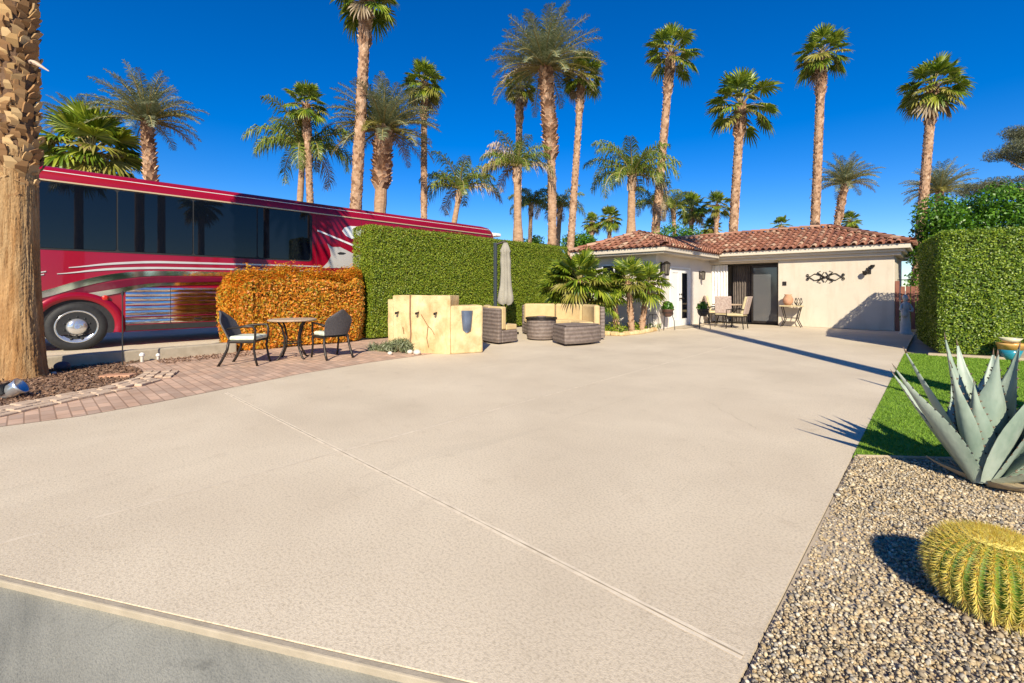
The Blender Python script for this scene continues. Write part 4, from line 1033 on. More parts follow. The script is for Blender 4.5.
ii, kk = np.meshgrid(np.arange(NZ - 1), np.arange(N_), indexing='ij'); k2 = (kk + 1) % N_
Ft = np.stack([ii * N_ + kk, ii * N_ + k2, (ii + 1) * N_ + k2, (ii + 1) * N_ + kk], axis=2).reshape(-1, 4)
npmesh('trunk', Vt, Ft, M_bigtrunk, t, smooth=True)
mb = MB(); mb.tube([lean * z + Vector((0, 0, z)) for z in np.linspace(3.05, 9.5, 12)], [.205] * 12, 14, 0)
random.seed(5)
for i in range(820):
    z = 3.02 + i / 760 * 6.4 if i < 760 else 3.08 - abs(random.gauss(0, .22)); q = i * 2.39996 + random.uniform(-.35, .35); c = lean * z + Vector((0, 0, z))
    o_ = Vector((math.cos(q), math.sin(q), 0)); tt = Vector((-math.sin(q), math.cos(q), 0)); s = random.uniform(.055, .125) * (1 if i < 760 else .62); up = Vector((0, 0, 1)); r = .205; sl = random.uniform(-.07, .07)
    fl = random.uniform(.015, .09) * (1 if i < 760 else .4); c = c + tt * random.uniform(-.03, .03); dpt = .025
    a = c + o_ * r - up * s * .75
    bq = c + o_ * (r + fl * .75) + up * s * .1; cq = c + o_ * (r + fl) + up * s * random.uniform(.45, .8) + tt * sl
    fr_ = [a + tt * s * .55, a - tt * s * .55, bq + tt * s * .56, bq - tt * s * .56, cq + tt * s * .30, cq - tt * s * .34]
    bkv = [p - o_ * dpt for p in fr_]
    mb.add(fr_ + bkv, [(1, 0, 2, 3), (3, 2, 4, 5), (5, 4, 10, 11), (4, 2, 8, 10), (2, 0, 6, 8), (3, 5, 11, 9), (1, 3, 9, 7), (8, 9, 11, 10)], 1)
mb.build('boots', [M_bigcore, M_bigboot], t)
s0 = lean * 4.55 + Vector((CY * .12, SY * .12, 4.62))
MB().tube([s0, s0 + Vector((CY * .18, SY * .18, -.06)), s0 + Vector((CY * .36, SY * .36, -.17))], [.045, .03, .006], 7).build('frond_stub', mat('stub', (.50, .34, .24), (.62, .50, .42), rough=.8), t)
cr = link('crown', FANS[1], t); cr.location = lean * 9.5 + Vector((0, 0, 9.6)); cr.scale = (2.4, 2.4, 2.4)

# tall palm just outside the frame whose trunk throws the long shadow over the drive
x_, y_ = c2w(5.27, .6)
t = thing('shadow_palm', 'tall slim palm outside the right edge whose trunk shadow crosses the driveway', 'palm tree', (x_, y_, 0))
trunk_mesh(Vector((0, 0, 0)), Vector((0, 0, 17)), .20, .19, t, [(.4, 1, .16, 200, .2)])
c = link('crown', FANS[2], t); c.location = (0, 0, 17); c.scale = (1.8,) * 3
x_, y_ = c2w(4.70, 2.75)
t = thing('shadow_post', 'slender tapered post added outside the right edge to cast a pointed shadow', 'post', (x_, y_, 0))  # unseen stand-in post, put in to throw the pointed shadow
MB().tube([(0, 0, 0), (0, 0, 1.6), (0, 0, 2.5)], [.06, .055, .012], 8).build('shaft', M_dark, t); MB().lathe([(.12, 0), (.12, .03), (.05, .06)], n=12).build('base', M_dark, t)

for k, (x_, y_, hh_, lab) in enumerate(((24, 3, 11, 'fan palm outside the frame across the lane, first of the mirrored row'), (22, 8, 14, 'fan palm outside the frame across the lane, second of the mirrored row'), (27, 12, 10, 'fan palm outside the frame across the lane, third of the mirrored row'), (24, 17, 13, 'fan palm outside the frame across the lane, fourth of the mirrored row'), (30, 24, 12, 'fan palm outside the frame across the lane, last of the mirrored row'))):
    t = thing('fan_palm', lab, 'palm tree', (x_, y_, 0)); trunk_mesh(Vector((0, 0, 0)), Vector((0, 0, hh_)), .30, .26, t)
    c = link('crown', FANS[k % 3], t); c.location = (0, 0, hh_); c.scale = (2.2,) * 3
bl = [((26 + random.uniform(-1.5, 1.5), i * 1.15 - 2, random.uniform(.8, 3.0)), random.uniform(1.0, 1.6), .9) for i in range(34)]
leaf_mass('screen_shrubs', 'long bank of shrubs across the lane outside the frame', 'shrub', bl, M_shrub, 16000, .4, .22, [((26, 10, 0), (26, 10, 2), .1)])
# ---- low palms by the wing
pl = D(583, 285, 13.3)
def low_palm(name, label, Dd, cu, cv, bu, Rp, wpx, crown, boots=True):
    top = D(cu, cv, Dd); b0 = D(bu, cv + 40, Dd); base = Vector((b0.x, b0.y, 0))
    t = thing(name, label, 'palm', base, 0, 'small fan palms in front of the wing')
    r = wpx / 2 / FPX * Dd * .62
    trunk_mesh(Vector((0, 0, 0)), top - base, r, r * 1.05, t, [(.05, 1, r * .8, 90, .5)], rings=10)
    c = link('crown', crown, t); c.location = top - base; s = Rp / FPX * Dd; c.scale = (s, s, s); c.rotation_euler = (0, 0, random.uniform(0, 6))
low_palm('low_fan_palm', 'bushy fan palm with wide bright fans behind the curved sofa', 13.4, 580, 281, 582, 35, 9, FANBIG)
low_palm('low_fan_palm', 'bushy fan palm half behind the sofa, nearest the closed umbrella', 13.9, 562, 286, 562, 30, 8, FANLOW)
low_palm('low_fan_palm', 'second bushy fan palm spreading low between sofa and wing', 13.6, 600, 296, 600, 26, 8, FANLOW)
low_palm('low_fan_palm', 'small fan palm with leaning slim trunk in the middle of the wing front', 13.3, 628, 280, 632, 27, 8, FANLOW)
low_palm('low_fan_palm', 'small fan palm with slim trunk nearest the white french doors', 13.6, 648, 284, 641, 25, 8, FANLOW)
low_palm('low_fan_palm', 'small fan palm with short trunk left of the leaning one', 13.5, 613, 290, 617, 21, 8, FANLOW)
# border of low tan stones under them
bp = [G(u, v) for u, v in ((588, 332), (602, 335), (620, 336), (640, 334), (655, 331))]
sb = MB(); 
for p, d in along(bp, .22):
    M = Matrix.Translation((p.x, p.y, 0)) @ Matrix.Rotation(math.atan2(d.y, d.x) + random.uniform(-.2, .2), 4, 'Z')
    sb.box((-.10, -.07, 0), (.10, .07, .11 + random.uniform(-.02, .02)), M=M)
tag(sb.build('stone_border', M_tan, bevel=.03), 'low tan stone border under the small palms', 'border')
bl = [((p.x - .3, p.y + .5, .10), .26, .6) for p in bp] + [((p.x - .6, p.y + .7, .15), .28, .7) for p in bp]
leaf_mass('border_plants', 'low green plants filling the bed under the small palms', 'plant', bl, M_hedge, 2600, .09, .03, [((bp[2].x - .3, bp[2].y + .5, 0), (bp[2].x - .3, bp[2].y + .5, .15), .02)], up=1.5)

# ================================================================== FOUNTAIN WALL, SOFAS, UMBRELLA
wa, wb, wc_ = G(388, 351.5), G(450, 354.5), G(483, 352.5)
ft = thing('fountain_wall', 'tan stucco fountain wall with a stepped top beside the wicker sofa', 'fountain wall', (wb.x, wb.y, 0))
def wall_block(a, b, th, h, z0=0):
    d = (b - a).normalized(); nn = Vector((-d.y, d.x, 0)); o0 = Vector((wb.x, wb.y, 0))
    return [((p - o0).x, (p - o0).y) for p in (a, b, b + nn * th, a + nn * th)]
def roughen(o, amp=.014):
    bm = bmesh.new(); bm.from_mesh(o.data); bmesh.ops.subdivide_edges(bm, edges=bm.edges[:], cuts=11, use_grid_fill=True)
    for v in bm.verts:
        p = v.co; v.co = p + Vector((mn.noise(p * 4.3), mn.noise(p * 4.3 + Vector((9, 3, 1))), .7 * mn.noise(p * 3.1 + Vector((2, 8, 5))) * (p.z > .1))) * amp + v.normal * (mn.noise(p * 13) * amp * .5)
    bm.to_mesh(o.data); bm.free(); return o
dA = (wb - wa).normalized(); dB = (wc_ - wb).normalized()
b = MB(); step = wa + dA * .12
b.prism(wall_block(wa, step, .38, 1.08), 0, 1.08); b.prism(wall_block(step + dA * .002, wb, .42, 1.16), 0, 1.16)
roughen(b.build('wall', M_tan, ft, bevel=.03))
b = MB(); b.prism(wall_block(wb + dB * .02, wc_, .5, .95), 0, .96); roughen(b.build('side_block', M_tan, ft, bevel=.03))
loc0 = Vector((wb.x, wb.y, 0)); nA = Vector((dA.y, -dA.x, 0)); nB = Vector((dB.y, -dB.x, 0))
def onA(f, z, out=0): return wa + (wb - wa) * f - loc0 + Vector((0, 0, z)) + nA * out
for f in (.17, .50, .79):
    s = MB(); s.tube([onA(f, .82, -.02), onA(f, .80, .08)], .020, 8); s.tube([onA(f, .80, .075), onA(f, .80, .09)], .027, 8); s.build('spout', M_dark, ft)
s = MB(); s.tube([onA(.375, 1.17, .012), onA(.37, .75, .012), onA(.385, .4, .012), onA(.37, .02, .012)], .014, 6); s.build('pipe', mat('rusty_pipe', (.20, .10, .05), (.28, .15, .08), rough=.8), ft)
s = MB(); s.tube([onA(.55, .78, .012), onA(.66, .55, .010), onA(.64, .3, .010), onA(.67, .12, .01)], .008, 5); s.tube([onA(.66, .55, .01), onA(.72, .48, .01), onA(.76, .38, .01)], .006, 5); s.tube([onA(.25, .52, .01), onA(.27, .38, .01)], .010, 5)
s.build('vine_stem', mat('stem_brown', (.25, .14, .06), rough=.9), ft)
# half-round wall lamp
mid = (wb + wc_) / 2 - loc0
t = thing('pocket_lamp', 'blue grey half round lamp on the lower tan fountain block', 'wall light', (wb.x + mid.x, wb.y + mid.y, .66), math.atan2(dB.y, dB.x))
b = MB(); pr = []; n = 10
for (z, r) in ((-.24, .03), (-.19, .085), (.0, .105), (.20, .12)):
    for k in range(n + 1): q = PI + PI * k / n; pr.append((math.cos(q) * r, math.sin(q) * r * .8, z))
b.add(pr, [(i * (n + 1) + k, i * (n + 1) + k + 1, (i + 1) * (n + 1) + k + 1, (i + 1) * (n + 1) + k) for i in range(3) for k in range(n)] + [tuple(range(n + 1))])
b.build('lamp_shade', M_blue, t, smooth=True); MB().box((-.07, -.012, -.16), (.07, -.0, .16)).build('back_plate', M_dark, t)
# plants and stones at its foot
pc = G(400, 352)
bl = [((G(u, v).x - .1, G(u, v).y + .05, h_), r, .9) for u, v, h_, r in ((384, 352, .06, .14), (391, 353, .10, .15), (398, 353, .16, .15), (405, 354, .17, .14), (409, 354, .10, .12), (374, 351, .04, .14))]
leaf_mass('fountain_plants', 'low spiky green plants at the foot of the tan fountain wall', 'plant', bl, M_date, 1500, .15, .014, [((pc.x, pc.y, 0), (pc.x, pc.y, .2), .02)], up=2.0)
for k, (u, v, r, lab) in enumerate(((410, 354, .06, 'rounded pale stone left of the pair under the fountain wall'), (417, 355, .075, 'largest rounded pinkish stone under the fountain wall'), (412, 350.5, .06, 'greenish pale stone nearest the fountain plants'), (390, 355, .05, 'small white stone at the paving edge below the fountain plants'))):
    p = G(u, v); V0, F0 = ico(); V1 = V0 * np.array([1.2, 1, .8]) * r
    V1 = V1 * 1.25
    o = npmesh('stone', V1 + np.array([0, 0, r * .7]), F0, M_rock); o.location = p; s_ = o.modifiers.new('sub', 'SUBSURF'); s_.levels = 2; s_.render_levels = 2
    tag(o, lab, 'stone', 'stones under the fountain wall')

TC = (-7.45, 9.1)
def wicker_sofa(label, a0, a1, r0, r1):
    t = thing('wicker_sofa', label, 'sofa', (TC[0], TC[1], 0), 0, 'curved wicker sofas round the fire table')
    MB().arc((0, 0), r0, r1 - .12, a0, a1, .04, .32).build('base', M_wick, t, bevel=.02)
    MB().arc((0, 0), r1 - .118, r1, a0, a1, .04, .84, n=20).build('backrest', M_wick, t, bevel=.03)
    n = 3
    for i in range(n):
        b0, b1 = a0 + (a1 - a0) * i / n + .5, a0 + (a1 - a0) * (i + 1) / n - .5
        MB().arc((0, 0), r0 + .01, r1 - .28, b0, b1, .322, .45).build('seat_cushion', M_cush, t, bevel=.035)
        MB().arc((0, 0), r1 - .278, r1 - .122, b0, b1, .34, .88).build('back_cushion', M_cush, t, bevel=.05)
    return t
wicker_sofa('curved wicker sofa seen from behind next to the tan fountain wall', -150, -88, .95, 1.62)
wicker_sofa('curved wicker sofa with tan cushions facing the camera under the hedge', 38, 150, .95, 1.62)
t = thing('wicker_ottoman', 'curved wicker ottoman at the driveway side of the seating', 'ottoman', (TC[0], TC[1], 0))
MB().arc((0, 0), .82, 1.62, -32, 12, .05, .44, n=12).build('base', M_wick, t, bevel=.03); MB().arc((0, 0), .86, 1.58, -30, 10, .442, .47, n=12).build('top', M_wick, t, bevel=.01)
t = thing('fire_table', 'round wicker fire table with dark top amid the curved sofas', 'table', (TC[0], TC[1], 0))
MB().lathe([(.36, .03), (.38, .1), (.38, .52)], n=32).build('base', M_wick, t); MB().lathe([(.41, .522), (.41, .565), (.38, .575)], n=32).build('tabletop', M_dark, t)
MB().lathe([(.12, .577), (.12, .60), (.04, .605)], n=20).build('burner_lid', M_wick, t)
# closed cantilever umbrella
pu = D(505.5, 300, 13.0)
t = thing('closed_umbrella', 'closed beige cantilever umbrella standing in front of the tall hedge', 'umbrella', (pu.x, pu.y, 0))
b = MB(); n = 20; vs = []; prof = [(.06, 2.62), (.11, 2.50), (.15, 2.38), (.12, 2.32), (.135, 2.1), (.13, 1.8), (.15, 1.4), (.19, 1.1), (.205, .95), (.17, .86)]
for j, (r, z) in enumerate(prof):
    for k in range(n):
        q = 2 * PI * k / n; rr_ = r * (1 + .30 * math.sin(q * 6 + .8 * math.sin(z * 3)) * min(1, j / 3)); vs.append((rr_ * math.cos(q), rr_ * math.sin(q), z + (.03 * math.sin(q * 6) if j > 7 else 0)))
b.add(vs, [((j + 1) * n + k, (j + 1) * n + (k + 1) % n, j * n + (k + 1) % n, j * n + k) for j in range(len(prof) - 1) for k in range(n)] + [tuple(range(n))])
b.build('canopy', M_canopy, t, smooth=True)
MB().tube([(0, 0, .5), (0, 0, 2.66)], .022, 8).build('mast', M_dark, t)
sx_, sy_ = -.29 * CY, -.29 * SY
MB().box((sx_ - .045, sy_ - .035, 0), (sx_ + .045, sy_ + .035, 2.62)).build('pole', mat('slate_metal', (.07, .085, .10), rough=.5, metal=.4), t, bevel=.008)
MB().tube([(sx_, sy_, 2.56), (0, 0, 2.66)], .03, 8).build('arm', M_dark, t); MB().box((-.5, -.4, .002), (.25, .3, .07)).build('base_plate', M_dark, t, bevel=.01)

# ================================================================== BISTRO SET
def bistro_chair(label):
    t = thing('bistro_chair', label, 'chair', (0, 0, 0), 0, 'bistro chairs at the round table')   # faces +X
    for sg in (-1, 1):
        y = .25 * sg
        MB().tube([(.26, y, .0), (.23, y, .12), (.20, y, .30), (.22, y, .44), (.23, y, .60), (.20, y * 1.06, .66), (.05, y * 1.08, .66), (-.14, y * 1.02, .64), (-.22, y * .92, .62)], .019, 8).build('arm', M_dark, t, smooth=True)
        MB().tube([(-.36, y, .0), (-.30, y, .10), (-.22, y * .95, .28), (-.20, y * .9, .44)], .022, 8).build('leg', M_dark, t, smooth=True)
        MB().tube([(.20, y, .40), (-.20, y * .9, .40)], .018, 6).build('side_rail', M_dark, t)
    MB().box((-.22, -.24, .40), (.23, .24, .425)).build('seat', M_dark, t, bevel=.01)
    MB().box((-.2, -.23, .427), (.23, .23, .50)).build('cushion', M_green_c, t, bevel=.03)
    b = MB(); n = 10; m_ = 8; vs = []
    for j in range(m_ + 1):
        f = j / m_; z = .44 + .48 * f; xb = -.20 - .16 * f - .05 * f * f; hw = .22 + .03 * math.sin(PI * f) - (.16 * max(0, f - .7) / .3)
        for i in range(n + 1):
            s = -1 + 2 * i / n; vs.append((xb - .05 * (1 - s * s) - .012, s * hw, z - .04 * s * s * f))
    k = len(vs); vs2 = [(x + .024, y, z) for x, y, z in vs]
    fs = []
    for j in range(m_):
        for i in range(n):
            q = j * (n + 1) + i; fs += [(q, q + n + 1, q + n + 2, q + 1), (k + q, k + q + 1, k + q + n + 2, k + q + n + 1)]
    for j in range(m_):
        q = j * (n + 1); fs += [(q, k + q, k + q + n + 1, q + n + 1)]; q += n; fs += [(q, q + n + 1, k + q + n + 1, k + q)]
    for i in range(n): q = m_ * (n + 1) + i; fs += [(q, k + q, k + q + 1, q + 1)]
    b.add(vs + vs2, fs).build('backrest', M_wmesh, t, smooth=False)
    return t
c1 = G(248, 364); c2 = G(331, 357.5); tb = G(292.5, 358.5)
ch = bistro_chair('dark bistro chair with pale cushion left of the round table')
ch.location = c1; d = tb - c1; ch.rotation_euler = (0, 0, YAW + R(6))
dup(ch, c2, YAW + R(138), 'dark bistro chair seen from behind right of the round table')
t = thing('bistro_table', 'round bistro table with mosaic top and curved dark legs', 'table', tb)
MB().lathe([(.40, .70), (.415, .71), (.415, .725), (.40, .735)], n=36).build('tabletop', M_tabletop, t)
for k in range(4):
    q = YAW + PI / 4 + k * PI / 2 + .3; c_, s_ = math.cos(q), math.sin(q)
    MB().tube([(.33 * c_, .33 * s_, 0), (.27 * c_, .27 * s_, .04), (.17 * c_, .17 * s_, .22), (.16 * c_, .16 * s_, .40), (.22 * c_, .22 * s_, .60), (.30 * c_, .30 * s_, .70)], .018, 7).build('leg', M_dark, t, smooth=True)
MB().tube([(.17 * math.cos(q), .17 * math.sin(q), .30) for q in np.linspace(0, 2 * PI, 25)], .012, 6).build('ring', M_dark, t)
# small things by the coach pad
p = G(122.5, 366); t = MB().tube([(0, 0, 0), (0, 0, 1.18)], .010, 6); t.lathe([(.02, 1.18), (.02, 1.24), (.005, 1.26)], n=8)
tag(t.build('marker_stake', M_wire, loc=p), 'thin black stake standing by the coach pad kerb', 'stake')
def path_light(p, s, label):
    t = thing('path_light', label, 'path light', p, 0, 'small path lights along the coach pad')
    MB().lathe([(.035 * s, 0), (.03 * s, .02), (.03 * s, .14 * s)], n=10).build('stem', M_rock, t); MB().lathe([(.05 * s, .14 * s), (.05 * s, .18 * s), (.015, .21 * s)], n=12).build('cap', M_pearl, t)
for (u, v, s, lab) in ((142, 362, 1.1, 'small white path light nearest the black stake'), (158, 361, .9, 'small white path light between the other two along the pad'), (220, 352.5, 1.2, 'small white path light at the orange hedge end')):
    path_light(G(u, v), s * .72, lab)
p = G(12, 399); t = thing('spot_light', 'tilted silver garden spotlight in the mulch below the near palm', 'spotlight', p, YAW + .4)
Mx = Matrix.Translation((0, 0, .10)) @ Matrix.Rotation(R(58), 4, 'Y')
MB().lathe([(.05, -.12), (.075, -.08), (.085, .06), (.10, .10), (.09, .10), (.07, .05)], n=18, M=Mx).build('housing', M_alum, t, smooth=True)
MB().box((-.17, -.10, .08), (.0, .10, .20), M=Matrix.Rotation(R(-18), 4, 'Y')).build('visor', M_black, t, bevel=.01); MB().tube([(0, 0, 0), (0, 0, .1)], .02, 8).build('stem', M_dark, t)
p = G(60, 371); V0, F0 = ico()
for (u, v, r, lab, mm) in ((62, 371, .13, 'dark rounded rock just right of the near palm foot', mat('dark_rock', (.06, .055, .07), (.10, .09, .11), rough=.9)), (45, 375.5, .05, 'small grey stone touching the near palm foot', M_rock), (54, 375, .045, 'small pale stone below the dark rock', M_rock)):
    o = npmesh('rock', V0 * np.array([1.2, 1, .75]) * r + np.array([0, 0, r * .6]), F0, mm); o.location = G(u, v); m_ = o.modifiers.new('sub', 'SUBSURF'); m_.levels = 2; m_.render_levels = 2
    tag(o, lab, 'rock')
p = G(118, 377.5); tag(MB().box((-.2, -.1, 0), (.2, .1, .045)).build('loose_brick', M_terr, bevel=.01, loc=p), 'loose reddish brick lying in the mulch near the paving', 'brick'); bpy.data.objects['loose_brick'].rotation_euler = (0, 0, YAW + .2)

# ================================================================== PATIO
def plant_stand(u, v, Y, label, plantlabel, potm):
    p = G(u, v); t = thing('plant_stand', label, 'plant stand', p, 0, 'wire plant stands by the house')
    for k in range(3):
        q = k * 2 * PI / 3 + .4; c_, s_ = math.cos(q), math.sin(q)
        MB().tube([(.22 * c_, .22 * s_, 0), (.20 * c_, .20 * s_, .30), (.15 * c_, .15 * s_, .44), (.17 * c_, .17 * s_, .55)], .011, 6).build('leg', M_wire, t)
    MB().tube([(.17 * math.cos(q), .17 * math.sin(q), .55) for q in np.linspace(0, 2 * PI, 21)], .012, 6).build('ring', M_wire, t)
    pt = thing('potted_plant', plantlabel, 'potted plant', p, 0)
    MB().lathe([(.09, .42), (.15, .48), (.18, .64), (.20, .66), (.18, .66)], n=20).build('pot', potm, pt, smooth=True)
    k = 260; d = rng.normal(size=(k, 3)); d[:, 2] = np.abs(d[:, 2]); d /= np.linalg.norm(d, axis=1)[:, None]
    V, F = leaf_arrays(d * (.20 * rng.random(k) ** .5)[:, None] * np.array([1, 1, 1.3]) + np.array([0, 0, .66]), d, .12, .05, up=1); npmesh('leaves', V, F, M_shrub, pt)
plant_stand(667.5, 330, 0, 'black wire plant stand left of the french doors', 'round green plant in a brown pot left of the french doors', mat('brown_pot', (.10, .05, .04), (.14, .07, .05), rough=.5))
plant_stand(703, 329, 0, 'black wire plant stand in the corner right of the french doors', 'green plant in a black pot in the corner right of the french doors', M_black)
p = G(653, 331); t = thing('wire_stand', 'empty black wire stand under the palm leaves by the french doors', 'plant stand', p)
for k in range(3):
    q = k * 2 * PI / 3; c_, s_ = math.cos(q), math.sin(q); MB().tube([(.2 * c_, .2 * s_, 0), (.19 * c_, .19 * s_, .4), (.12 * c_, .12 * s_, .52), (0, 0, .5)], .010, 6).build('leg', M_wire, t)
def patio_chair(label, loc, rz, first=None):
    t = thing('patio_chair', label, 'chair', loc, rz, 'cushioned patio chairs')       # faces +X
    for sx2 in (-.24, .24):
        for sg in (-1, 1): MB().tube([(sx2 * 1.1, .26 * sg, 0), (sx2, .25 * sg, .22), (sx2 * .95, .25 * sg, .40)], .016, 6).build('leg', M_dark, t)
    MB().box((-.26, -.27, .38), (.27, .27, .41)).build('seat', M_dark, t); MB().box((-.25, -.26, .412), (.27, .26, .50)).build('cushion', M_yel, t, bevel=.03)
    Mb = Matrix.Translation((-.25, 0, .48)) @ Matrix.Rotation(R(-13), 4, 'Y')
    MB().box((-.03, -.26, 0), (.0, .26, .60), M=Mb).build('back_frame', M_patt, t, bevel=.02); MB().box((.002, -.25, .0), (.09, .25, .58), M=Mb).build('backrest', M_yel, t, bevel=.035)
    for sg in (-1, 1): MB().tube([(.24, .27 * sg, .40), (.25, .28 * sg, .62), (.0, .29 * sg, .65), (-.28, .27 * sg, .64)], .015, 6).build('arm', M_dark, t)
    return t
pch = patio_chair('patio chair with patterned back turned to the camera before the sliding door', G(737, 328.5), YAW + R(138))
dup(pch, G(724, 326.5), YAW + R(60), 'patio chair with its back to the drive at the left of the patio table')
dup(pch, G(716, 324), YAW + R(-20), 'patio chair in the corner beside the white curtain')
pt_ = G(727, 323.5); t = thing('patio_table', 'round patio table with tan top by the sliding door', 'table', pt_)
MB().lathe([(.5, .70), (.52, .71), (.52, .73), (.5, .74)], n=32).build('tabletop', M_tabletop, t)
for k in range(4): q = k * PI / 2 + .5; MB().tube([(.36 * math.cos(q), .36 * math.sin(q), 0), (.26 * math.cos(q), .26 * math.sin(q), .4), (.38 * math.cos(q), .38 * math.sin(q), .7)], .018, 6).build('leg', M_dark, t)
# rack right of the slider
pr_ = G(789, 327.5); t = thing('console_table', 'small iron console table against the cream wall right of the sliding door', 'table', (pr_.x, FY - .28, 0))
MB().box((-.34, -.17, .70), (.34, .17, .74)).build('tabletop', M_yel, t, bevel=.008)
for sx2 in (-.26, .26):
    for sy2 in (-.12, .12): MB().tube([(sx2 * 1.15, sy2, 0), (sx2 * .7, sy2, .25), (sx2 * .9, sy2, .5), (sx2 * 1.1, sy2, .70)], .015, 6).build('leg', M_dark, t)
MB().box((-.22, -.11, .30), (.22, .11, .32)).build('shelf', M_dark, t)
t = thing('terracotta_jar', 'terracotta jar standing on the iron console table', 'jar', (pr_.x - .10, FY - .28, .74))
MB().lathe([(.08, 0), (.15, .10), (.16, .22), (.10, .34), (.12, .38)], n=20).build('pot', M_terr, t, smooth=True)
t = thing('wire_basket', 'dark twisted wire basket on the console table beside the terracotta jar', 'basket', (pr_.x + .21, FY - .28, .74))
b = MB()
for k in range(8): q = k * PI / 4; b.tube([(.06 * math.cos(q), .06 * math.sin(q), 0), (.12 * math.cos(q + .5), .12 * math.sin(q + .5), .12), (.09 * math.cos(q + 1), .09 * math.sin(q + 1), .26)], .009, 5)
b.lathe([(.07, 0), (.07, .012)], n=12); b.build('frame', M_wire, t)
# statue by the gate
ps = G(905.5, 334); t = thing('garden_statue', 'pale stone garden statue of a robed woman with a jar by the gate', 'statue', ps, YAW); t.scale = (.85, .85, .97)
b = MB(); b.lathe([(.20, 0), (.19, .05), (.16, .07), (.15, .25), (.135, .45), (.125, .60), (.10, .70), (.13, .84), (.135, .90), (.06, .95), (.045, .98)], n=20, sy=.8)
b.lathe([(.02, .96), (.06, .99), (.075, 1.05), (.07, 1.11), (.03, 1.15)], n=16)
b.tube([(.13, 0, .88), (.19, -.05, .75), (.12, -.13, .68), (.0, -.14, .70)], [.04, .038, .03, .028], 8); b.tube([(-.13, 0, .88), (-.20, -.03, .74), (-.16, -.10, .62)], [.04, .038, .03], 8)
b.build('figure', M_stone, t, smooth=True)
MB().lathe([(.05, .50), (.09, .56), (.095, .64), (.05, .72), (.065, .75)], (-.16, -.13, 0), 14).build('jar', M_stone, t, smooth=True)
MB().lathe([(.065, 1.03), (.082, 1.06), (.078, 1.12), (.03, 1.17)], (0, .015, 0), 14).build('hair', M_stone, t, smooth=True)
# glazed pots on the right
pp = G(1010.5, 360); t = thing('glazed_pot', 'teal and orange glazed pot on the kerb right of the clipped hedge', 'pot', pp)
k_ = (8.6 / FPX)
MB().lathe([(.10, 0), (.13, .08), (.16, .19)], n=24).build('lower_body', M_teal, t, smooth=True); MB().lathe([(.16, .19), (.175, .26), (.185, .27), (.19, .31), (.17, .31), (.15, .27)], n=24).build('rim', M_orpot, t, smooth=True)
pb = G(1018, 357); t = thing('glazed_bowl', 'pale blue green bowl sitting on top of the teal and orange pot', 'bowl', pp + Vector((0, 0, .31)))
MB().lathe([(.06, 0), (.10, .02), (.16, .09), (.14, .09), (.05, .025)], n=24).build('bowl', M_bowl, t, smooth=True)

# ================================================================== AGAVE AND CACTUS
pa = G(982, 484)
ag = thing('agave', 'large grey green agave with upright pointed leaves in the gravel', 'agave', pa); ag.scale = (.92,) * 3
random.seed(3)
def agave_leaf(az, el, L, Wd, curl, mi=0, spine=True):
    n = 16; m_ = 8; d0_ = Vector((math.cos(az), math.sin(az), 0)); sd_ = Vector((-math.sin(az), math.cos(az), 0)); p = d0_ * .04 + Vector((0, 0, .03)); e = el
    vs, vb = [], []; teeth = []
    for j in range(n + 1):
        f = j / n; dr = d0_ * math.cos(e) + Vector((0, 0, math.sin(e))); nr = -d0_ * math.sin(e) + Vector((0, 0, math.cos(e)))
        wv = Wd * (.62 + .54 * math.sin(PI * min(1, f * 1.25 + .02)) ** .8) * (1 if f < .40 else (1 - ((f - .40) / .60) ** 1.7)) ; wv = max(wv, .007 * (1.3 - f))
        gut = .42 * wv * (1 - .15 * f)
        th = .028 * (1 - f) + .004
        for i in range(m_ + 1):
            s = -1 + 2 * i / m_; vs.append(p + sd_ * (s * wv) + nr * (gut * s * s)); vb.append(p + sd_ * (s * wv * .98) + nr * (gut * s * s - th * (1 - s * s) - .002))
        if .12 < f < .9 and spine: teeth.append((p + sd_ * wv + nr * gut, sd_, dr)); teeth.append((p - sd_ * wv + nr * gut, -sd_, dr))
        p = p + dr * (L / n); e += curl / n * (f - .25) * 2
    k = len(vs); fs = []
    for j in range(n):
        for i in range(m_):
            q = j * (m_ + 1) + i; fs += [(q, q + 1, q + m_ + 2, q + m_ + 1), (k + q, k + q + m_ + 1, k + q + m_ + 2, k + q + 1)]
        q = j * (m_ + 1); fs.append((q, q + m_ + 1, k + q + m_ + 1, k + q)); q += m_; fs.append((q, k + q, k + q + m_ + 1, q + m_ + 1))
    b = MB(); b.add(vs + vb, fs, 0)
    if spine:
        for (tp_, s_, dr) in teeth: b.add([tp_ - dr * .010, tp_ + dr * .010, tp_ + s_ * .014 + dr * .006, tp_ + Vector((0, 0, .004))], [(0, 1, 2), (0, 2, 3), (1, 3, 2)], 1)
        pe = p - dr * (L / n); b.tube([pe - dr * .03, pe + dr * .03], [.0065, .0006], 5, 1)
    o = b.build('leaf', [M_agave, M_spine] if mi == 0 else [M_straw, M_spine], ag, smooth=True)
    return o
cdir = YAW                                          # camera-right azimuth
